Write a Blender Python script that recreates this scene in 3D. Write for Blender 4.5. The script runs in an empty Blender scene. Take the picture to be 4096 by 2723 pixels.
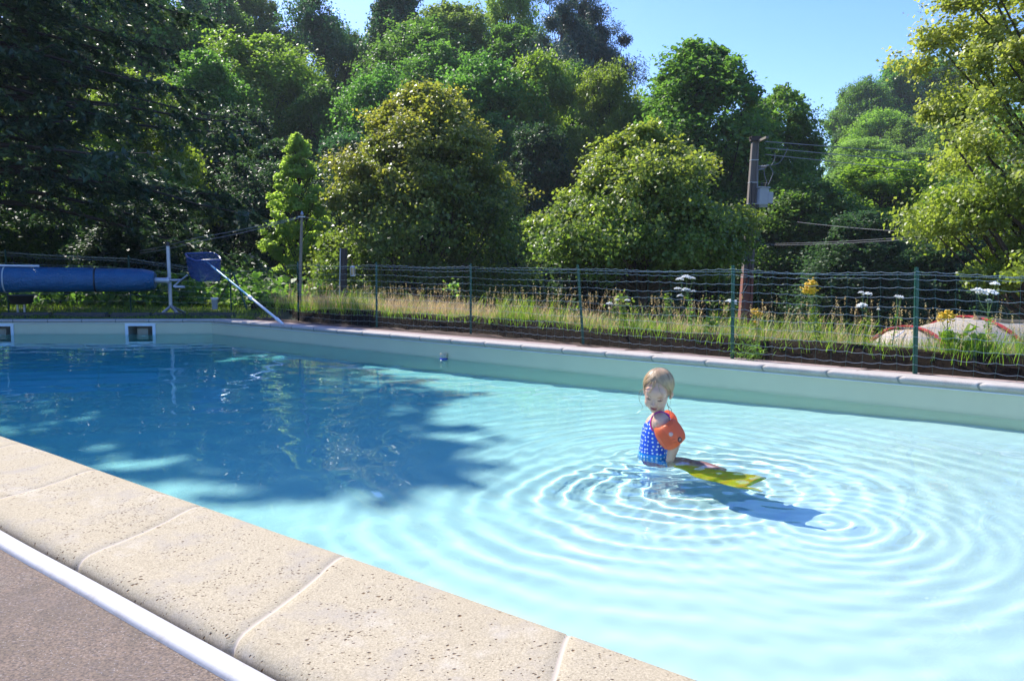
import bpy, bmesh, math, random
import numpy as np
from mathutils import Vector, Matrix, Euler, Quaternion
S = bpy.context.scene
COL = S.collection
R_ = math.radians
# ------------------------------------------------------------------ camera, sky, sun, exposure
F_PX, CX, CY, HC, PITCH = 3137.0, 2048.0, 1361.5, 0.85, R_(5.27)
cam = bpy.data.cameras.new('camera')
cam_o = bpy.data.objects.new('camera', cam)
COL.objects.link(cam_o)
cam.sensor_width = 36; cam.lens = 36 * F_PX / 4096
cam.clip_start = .05; cam.clip_end = 3000
cam_o.location = (0, 0, HC); cam_o.rotation_euler = (R_(90) - PITCH, 0, 0)
S.camera = cam_o
SUN_EL, SUN_AZ = R_(46), R_(42)            # azimuth to the left of straight ahead
world = bpy.data.worlds.new('World'); S.world = world; world.use_nodes = True
wn = world.node_tree
sky = wn.nodes.new('ShaderNodeTexSky'); sky.sky_type = 'NISHITA'; sky.sun_disc = False
sky.sun_elevation = SUN_EL; sky.sun_rotation = -SUN_AZ
sky.air_density = 1.0; sky.dust_density = .8; sky.ozone_density = 4.0
hs = wn.nodes.new('ShaderNodeHueSaturation'); hs.inputs['Hue'].default_value = .518; hs.inputs['Saturation'].default_value = 1.3; hs.inputs['Value'].default_value = 1.0
wn.links.new(sky.outputs[0], hs.inputs['Color']); wn.links.new(hs.outputs[0], wn.nodes['Background'].inputs[0])
wn.nodes['Background'].inputs[1].default_value = .15
sl = bpy.data.lights.new('sun', 'SUN'); sl.energy = 3.9; sl.angle = R_(.5); sl.color = (1, .95, .86)
sun = bpy.data.objects.new('sun', sl); COL.objects.link(sun)
SDIR = Vector((-math.sin(SUN_AZ) * math.cos(SUN_EL), math.cos(SUN_AZ) * math.cos(SUN_EL), math.sin(SUN_EL)))
sun.rotation_euler = SDIR.to_track_quat('Z', 'Y').to_euler()
sl.cycles.is_caustics_light = True
vs = S.view_settings
vs.view_transform = 'Standard'; vs.look = 'None'; vs.exposure = 1.08; vs.gamma = 1
cy = S.cycles
cy.max_bounces = 8; cy.diffuse_bounces = 3; cy.glossy_bounces = 4; cy.transmission_bounces = 6
cy.transparent_max_bounces = 8; cy.caustics_reflective = False; cy.caustics_refractive = True
cy.sample_clamp_indirect = 4; cy.use_denoising = True; cy.blur_glossy = .5

# ------------------------------------------------------------------ pixel -> place helpers (photo pixels, 4096 wide)
def ray(px, py):
    dx, dy = (px - CX) / F_PX, (CY - py) / F_PX
    return Vector((dx, math.cos(PITCH) + dy * math.sin(PITCH), -math.sin(PITCH) + dy * math.cos(PITCH)))
def G(px, py, z=0.0):                      # where the ray meets height z
    d = ray(px, py); return Vector((0, 0, HC)) + d * ((z - HC) / d.z)
def V(px, py, Y):                          # where the ray meets distance Y
    d = ray(px, py); return Vector((0, 0, HC)) + d * (Y / d.y)
K = 4096 / 2359
def rs(seed): return np.random.default_rng(seed)
def sst(a, b, x):
    t = np.clip((x - a) / (b - a), 0, 1); return t * t * (3 - 2 * t)
def vnoise(x, y, seed=0):                  # smooth value noise, numpy
    xi, yi = np.floor(x).astype(int), np.floor(y).astype(int)
    fx, fy = x - xi, y - yi
    fx, fy = fx * fx * (3 - 2 * fx), fy * fy * (3 - 2 * fy)
    def h(a, b):
        n = (a * 374761393 + b * 668265263 + seed * 1442695041) & 0x7fffffff
        n = (n ^ (n >> 13)) * 1274126177 & 0x7fffffff
        return ((n ^ (n >> 16)) & 0xffff) / 65535.0
    return (h(xi, yi) * (1 - fx) + h(xi + 1, yi) * fx) * (1 - fy) + (h(xi, yi + 1) * (1 - fx) + h(xi + 1, yi + 1) * fx) * fy

# ------------------------------------------------------------------ materials
def hexa(c): return (*c, 1)
class NT:
    def __init__(s, name):
        s.m = bpy.data.materials.new(name); s.m.use_nodes = True; s.t = s.m.node_tree
        s.p = s.t.nodes['Principled BSDF']; s.out = s.t.nodes['Material Output']; s._c = {}
    def n(s, typ, **kw):
        nd = s.t.nodes.new(typ)
        for k, v in kw.items(): setattr(nd, k, v)
        return nd
    def l(s, a, b): s.t.links.new(a, b)
    def coord(s, kind='Object'):
        if kind not in s._c: s._c[kind] = s.n('ShaderNodeTexCoord').outputs[kind]
        return s._c[kind]
    def noise(s, scale, detail=4, rough=.6, vec=None, stretch=None):
        nd = s.n('ShaderNodeTexNoise'); nd.inputs['Scale'].default_value = scale; nd.inputs['Detail'].default_value = detail; nd.inputs['Roughness'].default_value = rough
        v = vec or s.coord()
        if stretch:
            mp = s.n('ShaderNodeMapping'); mp.inputs['Scale'].default_value = stretch[:3]
            if len(stretch) > 3: mp.inputs['Rotation'].default_value = (0, 0, stretch[3])
            s.l(v, mp.inputs[0]); v = mp.outputs[0]
        s.l(v, nd.inputs['Vector']); return nd.outputs['Fac']
    def ramp(s, fac, stops):
        r = s.n('ShaderNodeValToRGB'); e = r.color_ramp.elements
        while len(e) < len(stops): e.new(.5)
        for i, (p, c) in enumerate(stops):
            e[i].position = p; e[i].color = c if len(c) == 4 else (*c, 1)
        s.l(fac, r.inputs[0]); return r.outputs[0]
    def mix(s, fac, a, b, typ='MIX'):
        m = s.n('ShaderNodeMix', data_type='RGBA', blend_type=typ)
        for i, v in ((0, fac), (6, a), (7, b)):
            if isinstance(v, (int, float)): m.inputs[i].default_value = v
            elif isinstance(v, tuple): m.inputs[i].default_value = (*v[:3], 1)
            else: s.l(v, m.inputs[i])
        return m.outputs[2]
    def math(s, op, a, b=0.0, c=None):
        m = s.n('ShaderNodeMath', operation=op)
        for i, v in enumerate((a, b) if c is None else (a, b, c)):
            if isinstance(v, (int, float)): m.inputs[i].default_value = v
            else: s.l(v, m.inputs[i])
        return m.outputs[0]
    def bump(s, h, strength=.5, dist=.01, prev=None):
        b = s.n('ShaderNodeBump'); b.inputs['Strength'].default_value = strength; b.inputs['Distance'].default_value = dist
        s.l(h, b.inputs['Height'])
        if prev is not None: s.l(prev, b.inputs['Normal'])
        s.l(b.outputs[0], s.p.inputs['Normal']); return b.outputs[0]
    def base(s, c):
        if isinstance(c, tuple): s.p.inputs['Base Color'].default_value = (*c[:3], 1)
        else: s.l(c, s.p.inputs['Base Color'])
    def set(s, **kw):
        for k, v in kw.items(): s.p.inputs[k.replace('_', ' ')].default_value = v
        return s
    def attr(s, name):
        a = s.n('ShaderNodeAttribute', attribute_name=name); return a.outputs['Fac']

def plain(name, c, rough=.5, metal=0.0, var=.15, scale=8, bump=0.0, **kw):
    m = NT(name); f = m.noise(scale, 5)
    m.base(m.mix(f, tuple(x * (1 - var) for x in c), tuple(min(1, x * (1 + var)) for x in c)))
    m.set(Roughness=rough, Metallic=metal, **kw)
    if bump: m.bump(m.noise(scale * 6, 5), bump, .004)
    return m.m

def leaf_mat(name, dark, light, tip=None, rough=.42, trans=.4, spec=.5):
    m = NT(name)
    v = m.attr('var')
    col = m.mix(v, dark, light)
    if tip: col = m.mix(m.attr('tip'), col, tip)
    oi = m.n('ShaderNodeObjectInfo')
    hsv = m.n('ShaderNodeHueSaturation'); m.l(col, hsv.inputs['Color'])
    m.l(m.math('MULTIPLY_ADD', oi.outputs['Random'], .03, .470), hsv.inputs['Hue'])
    m.l(m.math('MULTIPLY_ADD', oi.outputs['Random'], .5, .95), hsv.inputs['Value'])
    col = hsv.outputs[0]
    m.base(col); m.set(Roughness=rough); m.p.inputs['Specular IOR Level'].default_value = spec
    tr = m.n('ShaderNodeBsdfTranslucent')
    sc = m.n('ShaderNodeHueSaturation'); sc.inputs['Value'].default_value = 2.7; sc.inputs['Saturation'].default_value = 1.1; m.l(col, sc.inputs['Color']); m.l(sc.outputs[0], tr.inputs[0])
    mx = m.n('ShaderNodeMixShader'); mx.inputs[0].default_value = trans
    m.l(m.p.outputs[0], mx.inputs[1]); m.l(tr.outputs[0], mx.inputs[2]); m.l(mx.outputs[0], m.out.inputs[0])
    return m.m

M = {}
M['leaf_maple'] = leaf_mat('maple_leaves', (.035, .08, .015), (.12, .20, .038), (.31, .30, .05), .42, .40, .45)
M['leaf_green'] = leaf_mat('green_leaves', (.028, .075, .016), (.10, .19, .034), None, .5, .45, .35)
M['leaf_pale'] = leaf_mat('pale_leaves', (.075, .135, .03), (.15, .23, .05), None, .55, .45, .3)
M['leaf_bright'] = leaf_mat('bright_leaves', (.075, .145, .02), (.15, .235, .04), None, .5, .45, .35)
M['leaf_young'] = leaf_mat('young_leaves', (.13, .24, .04), (.24, .36, .08), None, .5, .5, .4)
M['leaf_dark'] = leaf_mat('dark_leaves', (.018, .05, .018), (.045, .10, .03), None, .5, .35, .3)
M['leaf_conifer'] = leaf_mat('conifer_needles', (.016, .036, .016), (.042, .078, .026), (.11, .15, .03), .5, .22)
M['leaf_pine'] = leaf_mat('pine_needles', (.02, .045, .03), (.045, .08, .045), None, .5, .2)
M['leaf_linden'] = leaf_mat('linden_leaves', (.085, .145, .02), (.19, .25, .05), (.34, .33, .09), .42, .40, .5)
M['bark'] = plain('bark', (.06, .045, .034), .9, var=.5, scale=20, bump=.6)
M['bark_pine'] = plain('pine_bark', (.10, .06, .04), .9, var=.5, scale=14, bump=.6)

# ------------------------------------------------------------------ mesh helpers
def tag(o, label=None, cat=None, group=None, kind=None):
    if label: o['label'] = label
    if cat: o['category'] = cat
    if group: o['group'] = group
    if kind: o['kind'] = kind
    return o
def empty(name, loc, label=None, cat=None, group=None):
    o = bpy.data.objects.new(name, None); COL.objects.link(o); o.location = loc; o.empty_display_size = .1
    return tag(o, label, cat, group)
def wpos(o):
    p = Vector((0, 0, 0))
    while o is not None: p += o.location; o = o.parent
    return p
def np_mesh(name, verts, quads, mat, parent=None, attrs=None, smooth=False, tris=None, origin=None):
    verts = np.asarray(verts, dtype=np.float32).reshape(-1, 3)
    org = wpos(parent) if parent is not None else (Vector(origin) if origin is not None else Vector((0, 0, 0)))
    verts = verts - np.array(org, dtype=np.float32)
    me = bpy.data.meshes.new(name)
    q = np.asarray(quads, dtype=np.int32).reshape(-1, 4) if quads is not None and len(quads) else np.zeros((0, 4), np.int32)
    t = np.asarray(tris, dtype=np.int32).reshape(-1, 3) if tris is not None and len(tris) else np.zeros((0, 3), np.int32)
    me.vertices.add(len(verts)); me.vertices.foreach_set('co', verts.ravel())
    idx = np.concatenate([q.ravel(), t.ravel()])
    me.loops.add(len(idx)); me.loops.foreach_set('vertex_index', idx)
    starts = np.concatenate([np.arange(len(q)) * 4, len(q) * 4 + np.arange(len(t)) * 3]).astype(np.int32)
    me.polygons.add(len(starts)); me.polygons.foreach_set('loop_start', starts)
    if smooth: me.polygons.foreach_set('use_smooth', np.ones(len(starts), bool))
    for k, (dom, a) in (attrs or {}).items():
        at = me.attributes.new(k, 'FLOAT', dom); at.data.foreach_set('value', np.asarray(a, np.float32))
    me.update(calc_edges=True)
    if mat is not None: me.materials.append(mat)
    o = bpy.data.objects.new(name, me); COL.objects.link(o)
    if parent is not None: o.parent = parent
    elif origin is not None: o.location = origin
    return o

class MB:
    """collects boxes, tubes, lathes... and links them as one mesh"""
    def __init__(s): s.v = []; s.f = []; s.a = []
    def add(s, v, f, a=0.0):
        b = len(s.v); s.v += [tuple(p) for p in v]; s.f += [tuple(i + b for i in q) for q in f]; s.a += [a] * len(f); return s
    def box(s, c, size, rot=None, bev=0.0):
        bm = bmesh.new(); bmesh.ops.create_cube(bm, size=1)
        for v in bm.verts: v.co = Vector((v.co.x * size[0], v.co.y * size[1], v.co.z * size[2]))
        if bev: bmesh.ops.bevel(bm, geom=bm.edges[:], offset=bev, segments=2, affect='EDGES')
        m = rot.to_matrix() if isinstance(rot, (Euler, Quaternion)) else (rot or Matrix.Identity(3))
        s.add([m @ v.co + Vector(c) for v in bm.verts], [[v.index for v in f.verts] for f in bm.faces]); bm.free(); return s
    def tube(s, pts, rad, n=8, cap=True, a=0.0):
        pts = [Vector(p) for p in pts]
        if not hasattr(rad, '__len__'): rad = [rad] * len(pts)
        v, f = [], []; up = None
        for i, p in enumerate(pts):
            d = (pts[min(i + 1, len(pts) - 1)] - pts[max(i - 1, 0)])
            if d.length < 1e-9: d = Vector((0, 0, 1))
            d.normalize()
            if up is None: up = d.orthogonal().normalized()
            up = (up - d * up.dot(d));
            if up.length < 1e-6: up = d.orthogonal()
            up.normalize(); w = d.cross(up)
            for k in range(n):
                t = 2 * math.pi * k / n; v.append(p + (up * math.cos(t) + w * math.sin(t)) * rad[i])
        for i in range(len(pts) - 1):
            for k in range(n):
                k2 = (k + 1) % n; f.append((i * n + k, i * n + k2, (i + 1) * n + k2, (i + 1) * n + k))
        if cap: f.append(tuple(range(n - 1, -1, -1))); f.append(tuple(range((len(pts) - 1) * n, len(pts) * n)))
        return s.add(v, f, a)
    def lathe(s, c, prof, n=20, axis=None, a=0.0):
        c = Vector(c); m = (axis or Vector((0, 0, 1))).to_track_quat('Z', 'Y').to_matrix()
        v, f = [], []
        for r, z in prof:
            for k in range(n):
                t = 2 * math.pi * k / n; v.append(c + m @ Vector((r * math.cos(t), r * math.sin(t), z)))
        for i in range(len(prof) - 1):
            for k in range(n):
                k2 = (k + 1) % n; f.append((i * n + k, i * n + k2, (i + 1) * n + k2, (i + 1) * n + k))
        f.append(tuple(range(n - 1, -1, -1))); f.append(tuple(range((len(prof) - 1) * n, len(prof) * n)))
        return s.add(v, f, a)
    def build(s, name, mat, parent=None, smooth=True, attr=None, origin=None):
        org = wpos(parent) if parent is not None else (Vector(origin) if origin is not None else Vector((0, 0, 0)))
        me = bpy.data.meshes.new(name)
        me.from_pydata([Vector(p) - org for p in s.v], [], s.f)
        if attr:
            at = me.attributes.new(attr, 'FLOAT', 'FACE'); at.data.foreach_set('value', np.asarray(s.a, np.float32))
        bm = bmesh.new(); bm.from_mesh(me); bmesh.ops.recalc_face_normals(bm, faces=bm.faces); bm.to_mesh(me); bm.free()
        if smooth:
            me.shade_smooth()
            try: me.set_sharp_from_angle(angle=R_(40))
            except Exception: pass
        if mat: me.materials.append(mat)
        o = bpy.data.objects.new(name, me); COL.objects.link(o)
        if parent is not None: o.parent = parent
        elif origin is not None: o.location = origin
        return o
def copy_thing(root, loc, rotz=0, scale=1.0, label=None, group=None):
    r = root.copy(); COL.objects.link(r); r.location = loc; r.rotation_euler = (0, 0, rotz)
    r.scale = (scale, scale, scale) if not hasattr(scale, '__len__') else scale
    if label: r['label'] = label
    if group: r['group'] = group
    for ch in [c for c in root.children]:
        c = ch.copy(); COL.objects.link(c); c.parent = r
        for g in ch.children:
            d = g.copy(); COL.objects.link(d); d.parent = c
    return r

# ------------------------------------------------------------------ pool layout
ZW = -.25
fa, fb = G(1100, 1297), G(3400, 1487)
eu = (fb - fa).normalized()                       # along the far long edge, to the right
nf = Vector((-eu.y, eu.x, 0)).normalized()        # outward (away from the camera)
na, nb = G(0, 1746), G(2800, 2730)
en = (nb - na).normalized()
A = G(850, 1276); tA = (A - fa).dot(eu); A = fa + eu * tA
B = fb + eu * 4.6
Cn = nb + en * 3.6
Dn = na - en * 9.2
Fp = Vector((-9.6, A.y - .12, 0))
POLY = [A, B, Cn, Dn, Fp]                         # clockwise seen from above
def dist_in(P):                                   # signed distance to the polygon's edges: > 0 outside (convex)
    P = np.asarray(P); d = np.full(P.shape[:-1], -1e9)
    for i in range(len(POLY)):
        a, b = POLY[i], POLY[(i + 1) % len(POLY)]
        e = (b - a).normalized(); n = Vector((-e.y, e.x))
        d = np.maximum(d, (P[..., 0] - a.x) * n.x + (P[..., 1] - a.y) * n.y)
    return d
def offs(i0, i1, o):                              # the polygon's edge i0->i1 moved outward by o, mitred at both ends
    def corner(i):
        p, a, b = POLY[i], POLY[i - 1], POLY[(i + 1) % len(POLY)]
        e1, e2 = (p - a).normalized(), (b - p).normalized()
        n1, n2 = Vector((-e1.y, e1.x, 0)), Vector((-e2.y, e2.x, 0))
        m = n1 + n2; return p + m * (o / (1 + n1.dot(n2)))
    return corner(i0), corner(i1)
def depth_at(X, Y):
    s = -((X - fb.x) * eu.x + (Y - fb.y) * eu.y)
    return np.clip(.50 + .13 * s, .40, 1.6)
FP = [(1194, 1287, 1053), (1507, 1311, 1056), (1883, 1339, 1063), (2333, 1380, 1068), (2928, 1438, 1073), (3658, 1500, 1083)]
FB = [G(x, y, -.03) for x, y, _ in FP]
FB.append(FB[-1] + (FB[-1] - FB[-2]).normalized() * 1.75)
def ext(P0, P1, s): return P0 + (P0 - P1).normalized() * s
_fl = [ext(FB[0], FB[1], 8)] + FB + [ext(FB[-1], FB[-2], 30)]
_fu = np.array([(p - fa).dot(eu) for p in _fl]); _fq = np.array([(p - fa).dot(nf) for p in _fl])
def ground_z(X, Y):
    X, Y = np.asarray(X, float), np.asarray(Y, float)
    q = (X - fa.x) * nf.x + (Y - fa.y) * nf.y      # distance beyond the far pool edge
    side = sst(-7, -2.5, X)
    z = -.07 + (-.95 * sst(1.8, 4.4, q) - 1.6 * sst(5, 16, q)) * side
    qf = q - np.interp((X - fa.x) * eu.x + (Y - fa.y) * eu.y, _fu, _fq)
    z = z + (.20 - .07 * sst(-1, 3.5, X)) * sst(.10, .42, qf) * (1 - sst(1.1, 2.2, qf)) * sst(-6, -3.6, X)
    r = np.hypot(X, Y)
    hill = 15 * sst(28, 80, r) + .9 * (vnoise(X * .12, Y * .12, 3) - .5) * sst(20, 40, r)
    hill = hill * sst(-20, 20, Y)
    hill = hill * (1 - .75 * np.exp(-((X / np.maximum(Y, 1) - .43) / .1) ** 2) * sst(20, 45, Y) * (Y > 0))
    z = z + hill + 8 * sst(75, 140, r) * sst(-20, 20, Y)
    z = np.where(Y < -2, -.07, z)
    return z
def gz(x, y): return float(ground_z(np.array([x]), np.array([y]))[0])

# ------------------------------------------------------------------ ground
def axis(lo, hi, fine_lo, fine_hi, step, grow):
    v = list(np.arange(fine_lo, fine_hi, step)); s = step; x = v[-1]
    while x < hi: s *= grow; x += s; v.append(x)
    s = step; x = v[0]; pre = []
    while x > lo: s *= grow; x -= s; pre.append(x)
    return np.array(pre[::-1] + v)
gx, gy = axis(-230, 230, -14, 8, .16, 1.09), axis(-120, 240, -2, 17, .16, 1.09)
XX, YY = np.meshgrid(gx, gy)
ZZ = ground_z(XX, YY) + .03 * (vnoise(XX * 1.3, YY * 1.3, 5) - .5) * (np.hypot(XX, YY) > 0)
nx = len(gx); ny = len(gy)
I, J = np.meshgrid(np.arange(nx - 1), np.arange(ny - 1))
q = np.stack([J * nx + I, J * nx + I + 1, (J + 1) * nx + I + 1, (J + 1) * nx + I], -1).reshape(-1, 4)
cen = np.stack([(XX[:-1, :-1] + XX[1:, 1:]) / 2, (YY[:-1, :-1] + YY[1:, 1:]) / 2], -1).reshape(-1, 2)
q = q[dist_in(cen) > .15]
m = NT('meadow_soil')
n1 = m.noise(.8, 6); n2 = m.noise(22, 6)
c = m.ramp(n1, [(.3, (.025, .045, .012)), (.55, (.045, .07, .018)), (.75, (.07, .08, .03))])
m.base(m.mix(n2, c, (.05, .042, .025))); m.set(Roughness=.95); m.bump(n2, .8, .05)
ground = np_mesh('ground', np.stack([XX, YY, ZZ], -1), q, m.m, smooth=True)
tag(ground, kind='structure')

# ------------------------------------------------------------------ pool basin
m = NT('pool_liner')
sp = m.noise(3.0, 4); st = m.noise(1.4, 4, stretch=(1, 1, 6))
cl = m.mix(sp, (.58, .56, .35), (.67, .65, .42))
cl = m.mix(m.math('MULTIPLY', st, .35), cl, (.50, .53, .38)); sz_ = m.n('ShaderNodeSeparateXYZ'); m.l(m.coord(), sz_.inputs[0])
ln_ = m.math('ADD', sz_.outputs[2], m.math('MULTIPLY', m.noise(6, 4), .02)); ln_ = m.ramp(ln_, [(.755, (0, 0, 0)), (.764, (.55, .55, .55)), (.772, (.25, .25, .25)), (.80, (0, 0, 0))]); cl = m.mix(ln_, cl, (.34, .36, .22))
m.base(cl); m.set(Roughness=.45)
M['liner'] = m.m
m = NT('pool_floor_liner')
m.base(m.mix(m.noise(2.2, 4), (.84, .86, .82), (.90, .91, .88))); m.set(Roughness=.5)
M['floor'] = m.m
basin = empty('pool_basin', (A + Cn) / 2 + Vector((0, 0, -1))); tag(basin, kind='structure')
w = MB()
TOPW = -.045
def wall(i0, i1, holes=()):
    a, b = POLY[i0], POLY[i1]; L = (b - a).length; e = (b - a).normalized()
    cuts = sorted({0.0, L, *[h for t in holes for h in t[:2]], *np.linspace(0, L, 9)})
    for s0, s1 in zip(cuts[:-1], cuts[1:]):
        if s1 - s0 < 1e-4: continue
        p, r = a + e * s0, a + e * s1
        mid = (s0 + s1) / 2; spans = [(TOPW, -2.2)]
        for h in holes:
            if h[0] < mid < h[1]: spans = [(TOPW, h[2]), (h[3], -2.2)]
        for z0, z1 in spans:
            w.add([(p.x, p.y, z0), (r.x, r.y, z0), (r.x, r.y, z1), (p.x, p.y, z1)], [(0, 1, 2, 3)])
# two skimmer mouths in the far end wall
eF = (A - Fp).normalized(); LF = (A - Fp).length
def onF(px): 
    d = ray(px, 1320); n = Vector((-eF.y, eF.x, 0)); t = n.dot(Fp) / n.dot(Vector((d.x, d.y, 0))); return (Vector((d.x * t, d.y * t, 0)) - Fp).dot(eF)
holes = [(onF(-68), onF(44), -.115, -.37), (onF(514), onF(611), -.115, -.37)]
wall(0, 1); wall(1, 2); wall(2, 3); wall(3, 4); wall(4, 0, holes)
liner = w.build('liner_wall', M['liner'], basin, smooth=False)
# sloping floor
us = np.arange(-15, 12, .25); L0 = np.array([fb.x, fb.y])
fx, fy = np.meshgrid(np.arange(-16, 9, .25), np.arange(-4, 15, .25))
fz = ZW - depth_at(fx, fy)
nfx = fx.shape[1]; I, J = np.meshgrid(np.arange(nfx - 1), np.arange(fx.shape[0] - 1))
fq = np.stack([J * nfx + I, J * nfx + I + 1, (J + 1) * nfx + I + 1, (J + 1) * nfx + I], -1).reshape(-1, 4)
cc = np.stack([(fx[:-1, :-1] + .125), (fy[:-1, :-1] + .125)], -1).reshape(-1, 2)
fq = fq[dist_in(cc) < .3]
floor = np_mesh('pool_floor', np.stack([fx, fy, fz], -1), fq, M['floor'], basin, smooth=True)
for o in (liner, floor): o.cycles.is_caustics_receiver = True

for k, (s0, s1, z0, z1) in enumerate(holes):
    a, b = Fp + eF * s0, Fp + eF * s1; inn = Vector((eF.y, -eF.x, 0)); c = (a + b) / 2 + Vector((0, 0, (z0 + z1) / 2))
    root = empty('pool_skimmer', c, ['white framed pool skimmer mouth at the left edge of the photo, under the blue roll', 'white framed pool skimmer mouth in the end wall below the roller stand side'][k], 'pool skimmer')
    fr = MB(); t = .052; Lh = (s1 - s0); Hh = z0 - z1
    rot = Matrix(((eF.x, -eF.y, 0), (eF.y, eF.x, 0), (0, 0, 1)))
    for cc_, sz in (((0, (Hh + t) / 2), (Lh + 2 * t, .016, t)), ((0, -(Hh + t) / 2), (Lh + 2 * t, .016, t)), ((-(Lh + t) / 2, 0), (t, .016, Hh)), (((Lh + t) / 2, 0), (t, .016, Hh))):
        fr.box(c + eF * cc_[0] + inn * .008 + Vector((0, 0, cc_[1])), sz, rot, .003)
    fr.build('frame', plain('skimmer_white', (.72, .76, .74), .4), root)
    bx = MB(); dp = .3
    p = [c + eF * sx * Lh / 2 + Vector((0, 0, sz * Hh / 2)) - inn * dd for dd in (0, dp) for sz in (1, -1) for sx in (-1, 1)]
    bx.add(p, [(0, 1, 5, 4), (2, 3, 7, 6), (0, 2, 6, 4), (1, 3, 7, 5), (4, 5, 7, 6)])
    o = bx.build('throat', plain('skimmer_throat', (.30, .30, .25), .5), root, smooth=False); o.cycles.is_caustics_receiver = True
    fl = MB(); fl.box(c - inn * .07 + eF * Lh * .02 + Vector((0, 0, -.02)), (Lh * .45, .02, Hh * .8), rot, .004)
    fl.build('flap', plain('skimmer_flap', (.35, .29, .2), .6), root)

# ------------------------------------------------------------------ water
def water_h(X, Y, cg, ct):
    def warp(X, Y, s): return (vnoise(X * .9 + 7, Y * .9, s) - .5)
    z = np.zeros_like(X)
    # rings from the child
    dx, dy = X - cg.x, Y - cg.y
    r = np.hypot(dx, dy) + .22 * warp(X, Y, 11) + .08 * (vnoise(X * 2.2, Y * 2.2, 14) - .5) + .02 * (vnoise(X * 5, Y * 5, 4) - .5)
    lam = .135 + .030 * r
    ph = 2 * np.pi * np.log(1 + .030 * r / .135) / .030
    amp = .0027 * np.exp(-(r / 1.05)) * sst(.0, .25, r) + .00020 * np.exp(-(r / 3.4))
    z += amp * np.sin(ph) * (.15 + 1.5 * vnoise(X * .8, Y * .8, 21) * (.4 + 1.1 * vnoise(X * 2.6, Y * 2.6, 22)))
    # rings from the tail tip
    r2 = np.hypot(X - ct.x, Y - ct.y) + .02 * (vnoise(X * 4, Y * 4, 9) - .5)
    z += .0010 * np.exp(-r2 / .45) * np.sin(2 * np.pi * r2 / .095)
    # disturbed water close to the body
    zone = np.exp(-((X - cg.x - .15) ** 2 + (Y - cg.y + .05) ** 2) / .55)
    z += .0036 * zone * (vnoise(X * 13, Y * 13, 31) - .5) + .0020 * zone * (vnoise(X * 25, Y * 25, 32) - .5)
    # slow swell over the whole pool
    for k, (lam_, ang, a) in enumerate([(.62, 1.35, .0011), (.44, 1.85, .0008), (.30, 1.05, .00042), (.85, .6, .0010), (.23, 1.6, .00022), (.15, 2.3, .00012), (.18, .3, .00016)]):
        w_ = .35 * warp(X * .6, Y * .6, 40 + k) * 2
        z += .75 * a * np.sin(2 * np.pi * ((X + w_) * math.cos(ang) + (Y + w_) * math.sin(ang)) / lam_ + k) * (.3 + 1.2 * vnoise(X * .45, Y * .45, 50 + k))
    return z
GIRL = G(2618, 1824, ZW); TAILTIP = G(3120, 1945, ZW)
# grid in pool axes (u along the long side, v across)
u0 = -(fb - fa).length - 9; 
ua = np.concatenate([np.arange(-16.5, -5.5, .032), np.arange(-5.5, 3.6, .0155)])
va = np.arange(-6.6, .06, .0155)
UU, VV = np.meshgrid(ua, va)
WX = fb.x + eu.x * UU + nf.x * VV; WY = fb.y + eu.y * UU + nf.y * VV
WZ = ZW + water_h(WX, WY, GIRL, TAILTIP)
nu = len(ua); I, J = np.meshgrid(np.arange(nu - 1), np.arange(len(va) - 1))
wq = np.stack([J * nu + I, J * nu + I + 1, (J + 1) * nu + I + 1, (J + 1) * nu + I], -1).reshape(-1, 4)
wc = np.stack([(WX[:-1, :-1] + WX[1:, 1:]) / 2, (WY[:-1, :-1] + WY[1:, 1:]) / 2], -1).reshape(-1, 2)
wq = wq[dist_in(wc) < .03]
m = NT('pool_water'); gl = m.n('ShaderNodeBsdfGlass'); gl.inputs['IOR'].default_value = 1.333; gl.inputs['Roughness'].default_value = 0
m.l(gl.outputs[0], m.out.inputs[0])
water = np_mesh('water', np.stack([WX, WY, WZ], -1), wq, m.m, smooth=True)
tag(water, kind='structure'); water.cycles.is_caustics_caster = True
# the body of the water, which tints with depth
m = NT('water_tint'); m.t.nodes.remove(m.p)
ab = m.n('ShaderNodeVolumeAbsorption'); ab.inputs[0].default_value = (0.0, .925, .955, 1); ab.inputs[1].default_value = .60
m.l(ab.outputs[0], m.out.inputs['Volume'])
pv = [offs(i, (i + 1) % 5, .015)[0] for i in range(5)]
body = MB(); body.add([(p.x, p.y, ZW + .014) for p in pv] + [(p.x, p.y, -2.3) for p in pv], [tuple(range(5)), tuple(range(9, 4, -1))] + [(i, (i + 1) % 5, 5 + (i + 1) % 5, 5 + i) for i in range(5)])
wb = body.build('water_body', m.m, smooth=False); tag(wb, kind='structure')

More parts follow.
